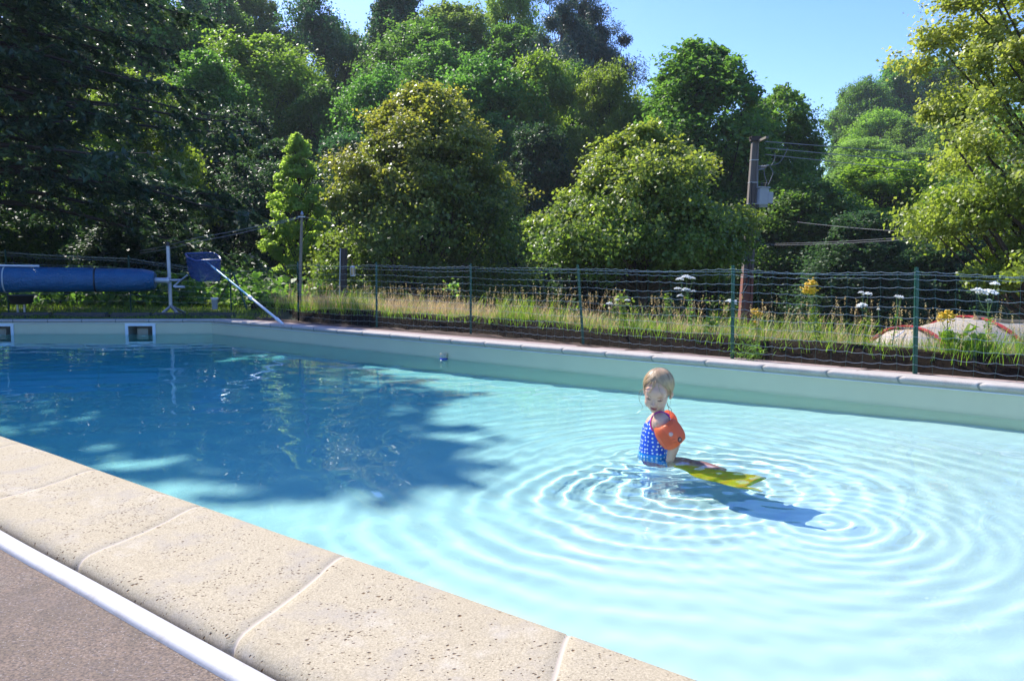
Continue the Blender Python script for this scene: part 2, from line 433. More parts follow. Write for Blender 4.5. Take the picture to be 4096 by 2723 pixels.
# ------------------------------------------------------------------ coping
def stone_mat(name, c0, c1, pit, pits=True, mortar=(.53, .45, .345)):
    m = NT(name); co = m.coord()
    col = m.mix(m.noise(3, 6), c0, c1)
    g = m.noise(190, 4, .8); col = m.mix(m.ramp(g, [(.40, (.8, .8, .8)), (.62, (0, 0, 0))]), col, tuple(x * .62 for x in c0))
    col = m.mix(m.ramp(m.noise(6, 6, .7), [(.50, (0, 0, 0)), (.72, (.75, .75, .75))]), col, (.34, .30, .25)); col = m.mix(m.ramp(m.noise(2.2, 5, .65), [(.56, (0, 0, 0)), (.74, (.6, .6, .6))]), col, (.62, .57, .50))
    col = m.mix(m.attr('joint'), col, mortar)
    h = m.math('MULTIPLY', g, .25)
    if pits:
        tot = None
        for sc, thr, dn in ((34, .23, 11), (58, .34, 9), (95, .38, 7)):
            v = m.n('ShaderNodeTexVoronoi'); v.inputs['Scale'].default_value = sc
            mp = m.n('ShaderNodeMapping'); mp.inputs['Scale'].default_value = (1, 1.5, 1); mp.inputs['Rotation'].default_value = (0, 0, .7)
            wv = m.n('ShaderNodeVectorMath', operation='ADD'); nz = m.n('ShaderNodeTexNoise'); nz.inputs['Scale'].default_value = sc * 1.4
            m.l(co, nz.inputs['Vector']); s_ = m.n('ShaderNodeVectorMath', operation='SCALE'); s_.inputs[3].default_value = .55 / sc; m.l(nz.outputs['Color'], s_.inputs[0])
            m.l(co, wv.inputs[0]); m.l(s_.outputs[0], wv.inputs[1]); m.l(wv.outputs[0], mp.inputs[0]); m.l(mp.outputs[0], v.inputs['Vector'])
            sep = m.n('ShaderNodeSeparateColor'); m.l(v.outputs['Color'], sep.inputs[0])
            big = m.math('MULTIPLY', m.math('GREATER_THAN', sep.outputs[0], .45), m.math('MULTIPLY', m.ramp(m.noise(dn * .45, 3), [(.38, (.25, .25, .25)), (.62, (1, 1, 1))]), m.math('MULTIPLY_ADD', sep.outputs[1], .9, .35)))
            lim = m.math('MULTIPLY', big, thr)
            hole = m.n('ShaderNodeMapRange'); m.l(v.outputs['Distance'], hole.inputs[0]); m.l(lim, hole.inputs[2])
            hole.inputs[1].default_value = 0; hole.inputs[3].default_value = 1; hole.inputs[4].default_value = 0
            tot = hole.outputs[0] if tot is None else m.math('MAXIMUM', tot, hole.outputs[0])
        tot = m.math('MULTIPLY', tot, m.math('SUBTRACT', 1.0, m.attr('joint')))
        col = m.mix(m.ramp(tot, [(.05, (0, 0, 0)), (.5, (1, 1, 1))]), col, pit)
        h = m.math('SUBTRACT', h, m.math('MULTIPLY', tot, 1.6))
    m.base(col); m.set(Roughness=.9); m.p.inputs['Specular IOR Level'].default_value = .15; m.bump(h, .7, .004)
    return m.m
M['stone_near'] = stone_mat('coping_stone_near', (.45, .375, .25), (.60, .515, .365), (.12, .07, .035))
M['stone_far'] = stone_mat('coping_stone_far', (.50, .45, .40), (.58, .53, .47), (.3, .3, .25), False, (.22, .23, .2))
def coping(name, a_o, b_o, prof, stone, mat, phase=0.0, jw=.006, jd=.005, seed=1, skew=0.0):
    """prof: (offset, z) list; a_o(o), b_o(o): the strip's two ends at outward offset o"""
    a0, b0 = a_o(0), b_o(0); L = (b0 - a0).length; rng = rs(seed)
    js = []; s = phase
    while s < L: js.append(s + rng.normal() * .006); s += stone
    ss = [0.0]; jj = [0.0]
    for k, j in enumerate(js):
        if j < .05 or j > L - .05: continue
        while ss[-1] + .045 < j - jw * 2.2: ss.append(ss[-1] + .04); jj.append(0.0)
        ss += [j - jw * 1.6, j - jw * .7, j, j + jw * .7, j + jw * 1.6]; jj += [0, 1, 1, 1, 0]
    while ss[-1] + .06 < L: ss.append(ss[-1] + .05); jj.append(0)
    ss.append(L); jj.append(0)
    ss, jj = np.array(ss) / L, np.array(jj, float)
    P = np.zeros((len(ss), len(prof), 3))
    wob = .004 * (vnoise(ss * L * 2.2, ss * 0, seed) - .5) ; wob2 = .003 * (vnoise(ss * L * .9, ss * 0 + 4, seed) - .5)
    for k, (o, z) in enumerate(prof):
        p, r = a_o(o), b_o(o); sk = ss + skew * o / L
        P[:, k, 0] = p.x + (r.x - p.x) * sk; P[:, k, 1] = p.y + (r.y - p.y) * sk
        P[:, k, 2] = z + wob2 - jd * jj
        n = (r - p).normalized(); n = Vector((-n.y, n.x)); e = -1 if k < len(prof) / 2 else 1
        P[:, k, 0] += n.x * (wob * 1.0 - .6 * jd * jj * e); P[:, k, 1] += n.y * (wob - .6 * jd * jj * e)
    nk = len(prof); I, J = np.meshgrid(np.arange(nk - 1), np.arange(len(ss) - 1))
    qd = np.stack([J * nk + I, J * nk + I + 1, (J + 1) * nk + I + 1, (J + 1) * nk + I], -1).reshape(-1, 4)
    mid = a_o(.1)
    o = np_mesh(name, P, qd, mat, smooth=True, attrs={'joint': ('POINT', np.repeat(jj, nk))}, origin=(0, 0, 0))
    return tag(o, kind='structure')
WN = .485
prof_n = [(.03, -.075), (-.024, -.07), (-.036, -.055), (-.038, -.035), (-.03, -.016), (-.014, -.004), (.01, .003), (.04, .005), (.08, .002), (.14, -.006), (.22, -.012), (.32, -.014), (.40, -.014), (.44, -.016), (.462, -.024), (.476, -.038), (WN - .003, -.055), (WN - .01, -.09)]
jn = (G(1363, 2238) - Dn).dot(en)
stn = (G(2255, 2550) - G(776, 2026)).length / 2
def near_end(i): return lambda o: offs(2, 3, o)[i]
LN = (Dn - Cn).length
ph = (Cn - G(2255, 2550)).dot(en) % stn
coping('pool_coping_near', near_end(0), near_end(1), prof_n, stn, M['stone_near'], ph, jw=.0050, jd=.0022, seed=3, skew=.19)
prof_f = [(.03, -.052), (-.010, -.050), (-.022, -.042), (-.028, -.026), (-.026, -.010), (-.012, -.001), (.01, .001), (.05, -.002), (.1, -.006), (.2, -.009), (.27, -.010), (.285, -.016), (.29, -.05)]
stf = (G(2794, 1446) - G(2247, 1393)).length / 3
phf = (G(2247, 1393) - A).dot(eu) % stf
coping('pool_coping_far', lambda o: offs(0, 1, o)[0], lambda o: offs(0, 1, o)[1], prof_f, stf, M['stone_far'], phf, jw=.008, jd=.006, seed=5)
coping('pool_coping_end', lambda o: offs(4, 0, o)[0], lambda o: offs(4, 0, o)[1], prof_f, stf, M['stone_far'], .2, jw=.008, jd=.004, seed=6)
coping('pool_coping_right', lambda o: offs(1, 2, o)[0], lambda o: offs(1, 2, o)[1], prof_f, stf, M['stone_far'], .2, jw=.008, jd=.004, seed=7)
coping('pool_coping_left', lambda o: offs(3, 4, o)[0], lambda o: offs(3, 4, o)[1], prof_f, stf, M['stone_far'], .2, jw=.008, jd=.004, seed=8)
# liner hung bead under the coping
bd = MB()
for i in range(5):
    a, b = offs(i, (i + 1) % 5, -.006); bd.tube([a + Vector((0, 0, -.068)), b + Vector((0, 0, -.068))], .007, 6)
bead = bd.build('liner_bead', plain('bead_white', (.6, .62, .6), .4), basin)

# white painted strip and deck
m = NT('white_strip_paint'); m.base(m.mix(m.ramp(m.noise(14, 7, .75), [(.46, (0, 0, 0)), (.70, (.75, .75, .75))]), m.mix(m.noise(5, 5), (.44, .43, .42), (.52, .51, .50)), (.38, .33, .28))); m.set(Roughness=.7); m.bump(m.noise(90, 5), .25, .003); M['strip'] = m.m
so = [(WN + .012, -.075), (WN + .012, -.037), (WN + .018, -.031), (WN + .035, -.029), (WN + .056, -.028), (WN + .066, -.031), (WN + .072, -.038), (WN + .073, -.075)]
coping('white_drain_strip', near_end(0), near_end(1), so, 99, M['strip'], 0, seed=9)
m = NT('brushed_concrete')
b1 = m.noise(7, 5); b2 = m.noise(150, 5, .75); b3 = m.noise(60, 4, .7, stretch=(1, 5, 1, -.68))
c = m.ramp(b1, [(.3, (.20, .16, .115)), (.55, (.29, .215, .155)), (.8, (.26, .225, .175))])
c = m.mix(m.ramp(b2, [(.42, (1, 1, 1)), (.56, (0, 0, 0))]), c, (.13, .105, .09)); c = m.mix(m.ramp(m.noise(3.2, 6, .7), [(.5, (0, 0, 0)), (.7, (.55, .55, .55))]), c, (.17, .14, .12)); c = m.mix(m.ramp(m.noise(9, 6, .7), [(.66, (0, 0, 0)), (.76, (.7, .7, .7))]), c, (.48, .44, .40))
c = m.mix(m.ramp(b3, [(.58, (0, 0, 0)), (.72, (.8, .8, .8))]), c, (.46, .41, .40))
vo = m.n('ShaderNodeTexVoronoi'); vo.inputs['Scale'].default_value = 95; m.l(m.coord(), vo.inputs['Vector'])
c = m.mix(m.ramp(vo.outputs['Distance'], [(.08, (.7, .7, .7)), (.16, (0, 0, 0))]), c, (.55, .52, .5))
m.base(c); m.set(Roughness=.95); m.p.inputs['Specular IOR Level'].default_value = .15; hh = m.math('ADD', b2, m.math('MULTIPLY', b3, .8)); m.bump(hh, .8, .004); M['deck'] = m.m
dk = MB()
def strip_sheet(i, o0, o1, z, mat, name, ext=0):
    a0, b0 = offs(i, (i + 1) % 5, o0); a1, b1 = offs(i, (i + 1) % 5, o1)
    mb = MB(); mb.add([(a0.x, a0.y, z), (b0.x, b0.y, z), (b1.x, b1.y, z), (a1.x, a1.y, z)], [(0, 1, 2, 3)])
    return mb
mb = strip_sheet(2, WN + .065, 9, -.045, None, '')
deck = mb.build('deck_paving', M['deck'], smooth=False); tag(deck, kind='structure')
m2 = NT('far_deck'); m2.base(m2.mix(m2.noise(14, 6, .7), (.23, .16, .14), (.38, .29, .26))); m2.set(Roughness=.95); m2.bump(m2.noise(60, 5), .6, .006)
for i, o1 in ((0, .50), (4, .42), (1, 1.5), (3, 1.5)):
    mb = strip_sheet(i, .2, o1, -.018, None, '')
    o = mb.build('deck_edge', m2.m, smooth=False); tag(o, kind='structure')

# ------------------------------------------------------------------ trees
def unit(rng, n):
    v = rng.normal(size=(n, 3)); return v / np.linalg.norm(v, axis=1, keepdims=True)
def norm_(v): return v / np.maximum(np.linalg.norm(v, axis=1, keepdims=True), 1e-9)
def leaf_mesh(name, P, Nn, size, mat, parent, rng, var, tip=None, aspect=.6, droop=None, fold=.12):
    n = len(P); t = rng.normal(size=(n, 3))
    if droop is not None: t = t * .6 + droop
    t = norm_(t - Nn * (t * Nn).sum(1, keepdims=True)); b = np.cross(Nn, t)
    L = (size[:, None] * .5); W = L * aspect
    f = Nn * (size[:, None] * fold)
    v = np.stack([P - t * L, P + b * W + f, P + t * L, P - b * W + f], 1).reshape(-1, 3)
    q = np.arange(4 * n).reshape(-1, 4)
    at = {'var': ('FACE', var)}
    if tip is not None: at['tip'] = ('FACE', tip)
    return np_mesh(name, v, q, mat, parent, at)
PROF = {
    'round': lambda t: np.sqrt(np.clip(1 - (2 * t - .85) ** 2 / 1.35, .02, 1)),
    'egg': lambda t: np.clip(1.25 * np.sqrt(np.clip(t * 1.2 + .12, 0, 1)) * (1 - t) ** .55, .05, 1),
    'cone': lambda t: np.clip((1 - t) ** .8 * (.55 + .6 * np.minimum(t * 5, 1)), .05, 1),
    'column': lambda t: np.clip(np.minimum(t * 4 + .4, 1) * np.sqrt(1.02 - t ** 2.5), .05, 1),
    'mound': lambda t: np.minimum(1, .72 + t * 1.5) * np.clip(1 - t ** 1.7, .03, 1) ** .75,
    'ivy': lambda t: np.clip(np.sin(np.pi * (t * .85 + .12)) ** .6, .05, 1),
}
def broadleaf(name, base, zb, zt, R, prof='round', n=30000, leaf=.12, mat='leaf_green', seed=1, K=70, rc=.27, tipf=0.0, trunk_r=.15, aspect=.62, lean=(0, 0), bark='bark', sprays=26, flat=.7, bare=0.0, squash=1.0, limbs=True):
    """a tree: trunk with limbs to every clump of the crown; leaves in sprays within each clump. base is the foot, zb/zt crown bottom and top"""
    rng = rs(seed); root = empty(name, base)
    base = np.array(base, float); H = zt - zb
    t = rng.random(K) ** .85; pr = PROF[prof](t)
    ang = rng.random(K) * 2 * np.pi + np.arange(K) * 2.4
    rad = R * pr * np.where(rng.random(K) < .72, .74 + .2 * rng.random(K), .15 + .5 * rng.random(K)) * (1 - rc * .35)
    rad = rad * (.72 + .55 * vnoise(ang / 6.2832 * 5 + seed, t * 3.2 + seed, seed))
    lx, ly = base[0] + lean[0] * t, base[1] + lean[1] * t
    cen = np.stack([lx + rad * np.cos(ang), ly + rad * np.sin(ang) * squash, zb + H * (.04 + .92 * t)], 1)
    cr = R * rc * (.55 + 1.1 * rng.random(K) ** 1.4) * (.6 + .4 * pr)
    # sprays inside clumps
    ns = K * sprays; ci = np.repeat(np.arange(K), sprays)
    d = unit(rng, ns); d[:, 2] = d[:, 2] * .9 + .12
    rr = rng.random(ns) ** .5 * 1.18
    sc = cen[ci] + d * (cr[ci] * rr)[:, None] * np.array([1, 1, flat])
    axis_ = np.stack([base[0] + lean[0] * t, base[1] + lean[1] * t, np.full(K, zb + H * .4)], 1)[ci]
    outw = norm_(sc - axis_)
    li = rng.integers(0, ns, n) if bare == 0 else rng.integers(0, int(ns * (1 - bare)), n)
    sr = cr[ci[li]] * .27
    P = sc[li] + rng.normal(size=(n, 3)) * sr[:, None] * .82 * np.array([1, 1, .75])
    N = norm_(outw[li] * .45 + np.array([0, 0, .55]) + rng.normal(size=(n, 3)) * .62)
    size = leaf * (.65 + .7 * rng.random(n))
    cv = rng.random(K)[ci[li]] * .35 + rng.random(ns)[li] * .3 + rng.random(n) * .35
    tip = None
    if tipf:
        h = (P[:, 2] - zb) / H; o = np.hypot(P[:, 0] - base[0], P[:, 1] - base[1]) / R
        tip = np.clip((h * 1.1 + o * .55 - .75 + .35 * (rng.random(ns)[li] - .5)) * 1.6, 0, 1) * tipf * (.4 + .6 * rng.random(n))
    leaf_mesh('crown', P, N, size, M[mat], root, rng, cv, tip, aspect)
    tr = MB(); top = zb + H * .82
    zz = np.linspace(base[2] - .3, top, 9)
    tt = np.clip((zz - zb) / H, 0, 1)
    pts = [Vector((base[0] + lean[0] * a + rng.normal() * trunk_r * .35 * (k > 1), base[1] + lean[1] * a + rng.normal() * trunk_r * .35 * (k > 1), z)) for k, (z, a) in enumerate(zip(zz, tt))]
    tr.tube(pts, [trunk_r * (1.35 if k == 0 else (1 - .1 * k)) for k in range(9)], 8)
    if limbs:
        for k in range(K):
            if rng.random() < .3 and K > 40: continue
            c = cen[k]; zt0 = max(base[2] + .5, zb - H * .08, c[2] - np.hypot(c[0] - lx[k], c[1] - ly[k]) * .9 - .1 * H)
            zt0 = min(zt0, top - .05)
            i = int(np.clip(np.searchsorted(zz, zt0), 1, 8)); a = (zt0 - zz[i - 1]) / (zz[i] - zz[i - 1])
            s0 = pts[i - 1].lerp(pts[i], a); e = Vector(c); mid = s0.lerp(e, .5) + Vector((rng.normal() * .06 * R, rng.normal() * .06 * R, -.04 * R))
            r0 = trunk_r * .32
            tr.tube([s0, mid, e], [r0, r0 * .55, r0 * .2], 4, cap=False)
    tr.build('trunk', M[bark], root)
    return root

def conifer(name, base, H, R, n=60000, leaf=.16, mat='leaf_conifer', seed=1, zb=.6, levels=26, per=7, trunk_r=.28, power=.75, droop=.35, bark='bark', width=.16):
    """drooping layered branches along a straight trunk; twigs hang from each branch"""
    rng = rs(seed); root = empty(name, base); bx, by, bz = base
    tr = MB(); tr.tube([(bx, by, bz - .3), (bx + .05, by, bz + H * .5), (bx, by, bz + H)], [trunk_r * 1.2, trunk_r * .6, .02], 9)
    Ps, Ns, Ds, Vs, Tp = [], [], [], [], []
    nb = levels * per; each = n // nb
    for k in range(nb):
        h = (k + rng.random()) / nb; h = h ** .85
        z0 = bz + zb + (H - zb) * h; Lb = R * (1 - h) ** power * (.75 + .4 * rng.random()) + .25
        a = k * 2.399 + rng.normal() * .25
        out = np.array([math.cos(a), math.sin(a), 0]); sd = np.array([-out[1], out[0], 0])
        s = np.linspace(0, 1, 7); rise = .22 * rng.random() + .02
        pz = z0 + Lb * (rise * s - droop * s ** 1.8 + .10 * s ** 5)
        bend = rng.normal() * .10
        pts = np.stack([bx + out[0] * Lb * s + sd[0] * Lb * bend * s ** 2, by + out[1] * Lb * s + sd[1] * Lb * bend * s ** 2, pz], 1)
        tr.tube([Vector(p) for p in pts], [trunk_r * .22 * (1 - .85 * x) * (.4 + .6 * (1 - h)) for x in s], 5, cap=False)
        m_ = int(each * (.12 + 1.6 * (1 - h) ** .9))
        # twigs: sideways shoots in a flat fan that hang a little
        nt = max(8, int(16 * (1 - h) + 6)); ts = rng.random(nt) ** .75; side = rng.choice([-1, 1], nt)
        tl = Lb * width * 2 * (1 - .65 * ts) * (.6 + .7 * rng.random(nt))
        bi = rng.integers(0, nt, m_); u = rng.random(m_) ** .8
        f = ts[bi] * 6; i0 = np.minimum(f.astype(int), 5); fr = (f - i0)[:, None]
        p0 = pts[i0] * (1 - fr) + pts[i0 + 1] * fr
        dirn = out * .55 + sd * side[bi][:, None] * .8
        P = p0 + dirn * (tl[bi] * u)[:, None] + np.array([0, 0, -1]) * (tl[bi] * (.15 * u + .35 * u ** 2))[:, None] + rng.normal(size=(m_, 3)) * .035 * leaf / .16
        Ps.append(P); Ns.append(norm_(np.array([0, 0, 1.0]) + rng.normal(size=(m_, 3)) * .75 + out * .2))
        Ds.append(dirn * 1.0 + np.array([0, 0, -.5])); Vs.append(rng.random() * .4 + rng.random(m_) * .6)
        Tp.append(np.clip((u - .7) * 3, 0, 1) * (rng.random(m_) < .25) * .6)
    P = np.concatenate(Ps); m_ = len(P)
    leaf_mesh('crown', P, np.concatenate(Ns), leaf * (.6 + .8 * rng.random(m_)), M[mat], root, rng, np.concatenate(Vs), np.concatenate(Tp), .34, np.concatenate(Ds))
    tr.build('trunk', M[bark], root)
    return root

def tree_px(name, x, ytop, ybot, hw, D, label, seed, cat='tree', group=None, fn=None, proto=None, **kw):
    """x, ytop, ybot, hw in the 2359-wide view; the tree stands at distance D"""
    x, ytop, ybot, hw = x * K, ytop * K, ybot * K, hw * K
    pt, pb = V(x, ytop, D), V(x, ybot, D); pm = V(x, (ytop + ybot) / 2, D)
    R = hw / F_PX * D; zg = gz(pm.x, D)
    o = broadleaf(name, (pm.x, D, zg), pb.z, pt.z, R, seed=seed, **kw)
    return tag(o, label, cat, group)

def proto_tree(seed, **kw):                 # 10 m tall, crown radius 3, crown from 2 to 10
    kw.setdefault('flat', .95); return broadleaf('broadleaf_tree', (0, 0, 0), 1.6, 10, 3.0, seed=seed, **kw)
PROT = {}
def place(kind, x, ytop, ybot, hw, D, label, group='trees on the hillside', name='broadleaf_tree'):
    x, ytop, ybot, hw = x * K, ytop * K, ybot * K, hw * K
    pt, pb = V(x, ytop, D), V(x, ybot, D)
    pb = V(x, ybot + (ybot - ytop) * .22, D); R = hw * 1.35 / F_PX * D; zg = min(gz(pt.x, D), pb.z - .3)
    rng = rs(int(x * 7 + ytop * 3) & 0xffff)
    # crown 1.6..10 maps on pb.z..pt.z
    sz = (pt.z - pb.z) / 8.4; loc = (pt.x, D, pb.z - 1.6 * sz)
    mk = PROT[kind]; sc = (R / 3, R / 3, sz)
    if kind not in USED:
        USED.add(kind); mk.location = loc; mk.rotation_euler = (0, 0, rng.random() * 6.28); mk.scale = sc; tag(mk, label, 'tree', group); mk.name = name
        return mk
    o = copy_thing(mk, loc, rng.random() * 6.28, sc, label, group); o.name = name; return o
USED = set()
DENS = 1.0
def N_(n): return int(n * DENS)
# --- nearest trees
conf = conifer('conifer_tree', (-12.1, 17.5, gz(-12.1, 17.5)), 17.3, 6.1, n=N_(170000), leaf=.17, seed=4, levels=34, per=8, trunk_r=.3, zb=2.3, power=.72)
c2 = conifer('conifer_tree', (-16.6, 16.2, gz(-16.6, 16.2)), 14.5, 5.2, n=N_(110000), leaf=.19, seed=14, levels=26, per=7, trunk_r=.26, zb=2.0)
tag(c2, 'second dark conifer, mostly hidden at the left edge beside the huge one', 'tree')
tag(conf, 'huge dark conifer with drooping branches filling the left side above the blue pool cover roll', 'tree')
o = tree_px('linden_tree', 2528, -330, 740, 372, 12.5, 'large yellow-green leafy tree reaching in from the right edge above the tent', 22, prof='round', n=N_(190000), leaf=.066, mat='leaf_linden', K=250, rc=.15, tipf=.5, trunk_r=.16, sprays=24, flat=.6, aspect=.8)
o = tree_px('maple_tree', 978, 190, 690, 262, 21, 'wide maple with yellow tinged top in the middle, behind the wire fence', 5, prof='mound', n=N_(160000), leaf=.085, mat='leaf_maple', K=150, rc=.19, tipf=.8, trunk_r=.14, aspect=.9)
o = tree_px('maple_tree', 1480, 300, 650, 258, 16.5, 'broad maple with pale tipped leaves left of the utility pole, branches hanging to the fence', 8, prof='mound', n=N_(160000), leaf=.07, mat='leaf_maple', K=170, rc=.19, tipf=.5, trunk_r=.12, aspect=.9)
o = tree_px('young_tree', 690, 300, 640, 98, 23.5, 'slim young light green tree right behind the thin wooden wire pole', 12, prof='cone', n=N_(30000), leaf=.095, mat='leaf_young', K=190, rc=.15, trunk_r=.07, aspect=.7)
# --- prototypes for the wood
PROT['g1'] = proto_tree(31, prof='round', n=N_(95000), leaf=.145, mat='leaf_green', K=150, rc=.22, trunk_r=.16)
PROT['g2'] = proto_tree(32, prof='egg', n=N_(95000), leaf=.14, mat='leaf_green', K=150, rc=.21, trunk_r=.14)
PROT['g3'] = proto_tree(33, prof='column', n=N_(70000), leaf=.145, mat='leaf_green', K=110, rc=.23, trunk_r=.14, bare=.15)
PROT['p1'] = proto_tree(34, prof='column', n=N_(80000), leaf=.145, mat='leaf_pale', K=120, rc=.22, trunk_r=.13)
PROT['b1'] = proto_tree(35, prof='round', n=N_(95000), leaf=.14, mat='leaf_bright', K=150, rc=.21, trunk_r=.13)
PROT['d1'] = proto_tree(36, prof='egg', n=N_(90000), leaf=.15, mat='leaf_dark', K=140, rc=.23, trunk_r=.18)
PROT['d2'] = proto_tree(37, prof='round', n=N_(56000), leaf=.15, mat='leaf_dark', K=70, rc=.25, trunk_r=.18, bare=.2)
PROT['pine'] = broadleaf('pine_tree', (0, 0, 0), 1.6, 10, 3.0, seed=38, prof='ivy', n=N_(30000), leaf=.22, mat='leaf_pine', K=34, rc=.30, trunk_r=.2, aspect=.3, bark='bark_pine', flat=.45, sprays=34)
L_ = [
 # kind, x, ytop, ybot, hw, D, label
 ('g2', 1612, 95, 600, 165, 31, 'tall green tree with an uneven top rising behind the maple left of the utility pole'),
 ('g3', 1790, 205, 600, 105, 33, 'airy tree with thin top branches against the sky right behind the utility pole'),
 ('b1', 1400, 150, 520, 78, 36, 'light green tree between the pines and the tall tree behind the right maple'),
 ('g1', 1120, 150, 560, 120, 37, 'rounded mid green tree just above and right of the yellow topped maple'),
 ('b1', 1245, 128, 560, 100, 38, 'leafy green tree below the pines, right of the centre maple'),
 ('g1', 880, 175, 560, 105, 38, 'soft green tree at the upper left of the centre maple'),
 ('g2', 735, 190, 520, 90, 39, 'green tree with a lit rounded top above the slim young tree'),
 ('b1', 590, 85, 420, 125, 42, 'sunlit light green tree above the dark gap right of the big conifer'),
 ('p1', 570, -40, 330, 85, 56, 'pale olive tall tree at the top edge right of the conifer'),
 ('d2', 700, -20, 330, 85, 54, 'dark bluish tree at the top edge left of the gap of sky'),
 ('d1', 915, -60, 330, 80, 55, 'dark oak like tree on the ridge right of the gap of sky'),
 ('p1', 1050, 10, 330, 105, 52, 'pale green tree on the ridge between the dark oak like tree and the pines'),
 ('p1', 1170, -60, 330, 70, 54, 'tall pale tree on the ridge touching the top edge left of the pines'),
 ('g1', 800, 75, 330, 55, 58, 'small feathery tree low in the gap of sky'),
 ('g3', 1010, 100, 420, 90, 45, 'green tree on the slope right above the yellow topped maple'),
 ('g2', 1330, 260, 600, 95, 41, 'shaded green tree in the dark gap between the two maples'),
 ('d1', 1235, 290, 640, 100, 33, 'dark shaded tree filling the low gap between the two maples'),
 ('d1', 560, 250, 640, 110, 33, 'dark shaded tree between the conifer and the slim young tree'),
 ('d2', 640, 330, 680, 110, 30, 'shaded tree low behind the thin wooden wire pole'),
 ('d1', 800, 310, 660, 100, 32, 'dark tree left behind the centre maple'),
 ('g2', 470, 120, 560, 120, 36, 'green tree seen through the tips of the big conifer'),
 ('b1', 120, 250, 620, 140, 27, 'sunlit yellow green tree glimpsed through the left conifer branches'),
 ('b1', 300, 170, 620, 120, 29, 'bright green tree glimpsed through the middle of the conifer'),
 ('g1', 250, -90, 330, 150, 44, 'tall green tree behind the upper part of the conifer'),
 ('d2', 400, -60, 300, 80, 48, 'dark tree behind the upper right tips of the conifer'),
 ('g1', 50, -60, 330, 150, 40, 'green tree behind the conifer at the top left corner'),
 ('b1', 2035, 372, 660, 140, 33, 'bright green alder like tree below the far hillside, right of the utility pole'),
 ('g1', 1850, 420, 720, 125, 27, 'dark green tree in shade directly right of the utility pole'),
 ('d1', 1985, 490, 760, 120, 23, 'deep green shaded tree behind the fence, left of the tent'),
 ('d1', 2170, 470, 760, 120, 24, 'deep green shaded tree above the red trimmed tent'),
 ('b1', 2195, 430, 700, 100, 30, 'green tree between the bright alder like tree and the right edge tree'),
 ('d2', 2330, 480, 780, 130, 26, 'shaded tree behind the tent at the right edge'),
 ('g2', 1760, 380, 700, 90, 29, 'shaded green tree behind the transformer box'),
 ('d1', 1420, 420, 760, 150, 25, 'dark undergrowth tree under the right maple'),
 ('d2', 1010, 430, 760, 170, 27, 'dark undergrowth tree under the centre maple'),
 ('p1', 2000, 322, 460, 82, 58, 'rounded olive bushy tree at the foot of the far hillside'),
 ('g1', 1990, 190, 400, 62, 84, 'tree on the left shoulder of the far hillside beside the sky'),
 ('g2', 2075, 140, 400, 72, 86, 'tree on top of the far hillside, highest beside the sky'),
 ('g1', 2165, 135, 400, 75, 88, 'tree on top of the far hillside next to the right edge tree'),
 ('b1', 2030, 255, 430, 65, 78, 'lighter tree in the middle of the far hillside'),
 ('g3', 2110, 270, 460, 70, 74, 'tall tree on the lower far hillside'),
 ('g1', 2200, 290, 500, 80, 66, 'tree low on the far hillside behind the right edge tree'),
 ('p1', 2110, 345, 520, 60, 56, 'pale tree on the lower far hillside above the bright alder like tree'),
 ('g2', 2260, 190, 500, 100, 80, 'hillside tree behind the leafy right edge tree'),
 ('g1', 1945, 385, 480, 40, 66, 'small tree at the bottom of the V of sky'),
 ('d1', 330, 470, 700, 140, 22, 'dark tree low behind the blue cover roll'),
 ('g2', 60, 430, 700, 130, 23, 'shaded tree low behind the left end of the blue cover roll'),

 ('g1', 1480, 250, 560, 110, 38, 'green tree in the gap left of the tall tree behind the right maple'),
 ('g2', 1180, 60, 330, 95, 50, 'green tree on the ridge below the pines'),
 ('g1', 980, 60, 330, 110, 50, 'rounded green tree on the ridge above the yellow topped maple'),
 ('g3', 660, 140, 420, 80, 46, 'mid green tree below the dark bluish tree left of the gap of sky'),
 ('g2', 830, 240, 600, 90, 40, 'mid green tree on the slope left of the centre maple'),
 ('g1', 1310, 160, 420, 90, 44, 'green tree on the slope right below the pines'),
 ('g2', 500, -20, 300, 90, 52, 'tall green tree at the top edge beside the conifer tips'),
 ('b1', 2120, 400, 700, 110, 36, 'bright green tree beside the alder like tree, toward the right edge tree'),
 ('g1', 1930, 520, 760, 110, 26, 'low green tree behind the fence between the pole and the tent'),
]
for row in L_:
    place(row[0], *row[1:6], row[6])
for x, yt, yb, hw, D, lb in [(1292, -60, 300, 62, 47, 'tall pine with a bare trunk touching the top edge, left of the two dark pines'), (1350, -70, 260, 50, 49, 'tall dark pine touching the top edge, in the middle of the three pines'), (1400, 15, 260, 52, 50, 'dark pine at the right end of the ridge beside the open sky')]:
    place('pine', x, yt, yb, hw, D, lb, 'pines on the ridge', 'pine_tree')

# ------------------------------------------------------------------ objects: materials
M['blue_cover'] = None
m = NT('bubble_cover_blue'); vo = m.n('ShaderNodeTexVoronoi'); vo.inputs['Scale'].default_value = 42; m.l(m.coord(), vo.inputs['Vector'])
nz = m.noise(5, 5)
m.base(m.mix(nz, (.006, .065, .16), (.012, .125, .26))); m.set(Roughness=.32); 
nb_ = m.bump(m.math('ADD', vo.outputs['Distance'], m.math('MULTIPLY', m.noise(7, 3, stretch=(1, 3, 3)), 3.0)), .5, .02); M['blue_cover'] = m.m
M['grey_metal'] = plain('galvanised_metal', (.42, .44, .46), .45, .6)
M['pale_metal'] = plain('pale_painted_metal', (.55, .57, .58), .4, .2)
M['black'] = plain('black_plastic', (.02, .02, .022), .5)
M['white_pl'] = plain('white_plastic', (.75, .76, .76), .4)
M['fence_green'] = plain('green_fence_paint', (.012, .075, .05), .45, .1, .3, 12)
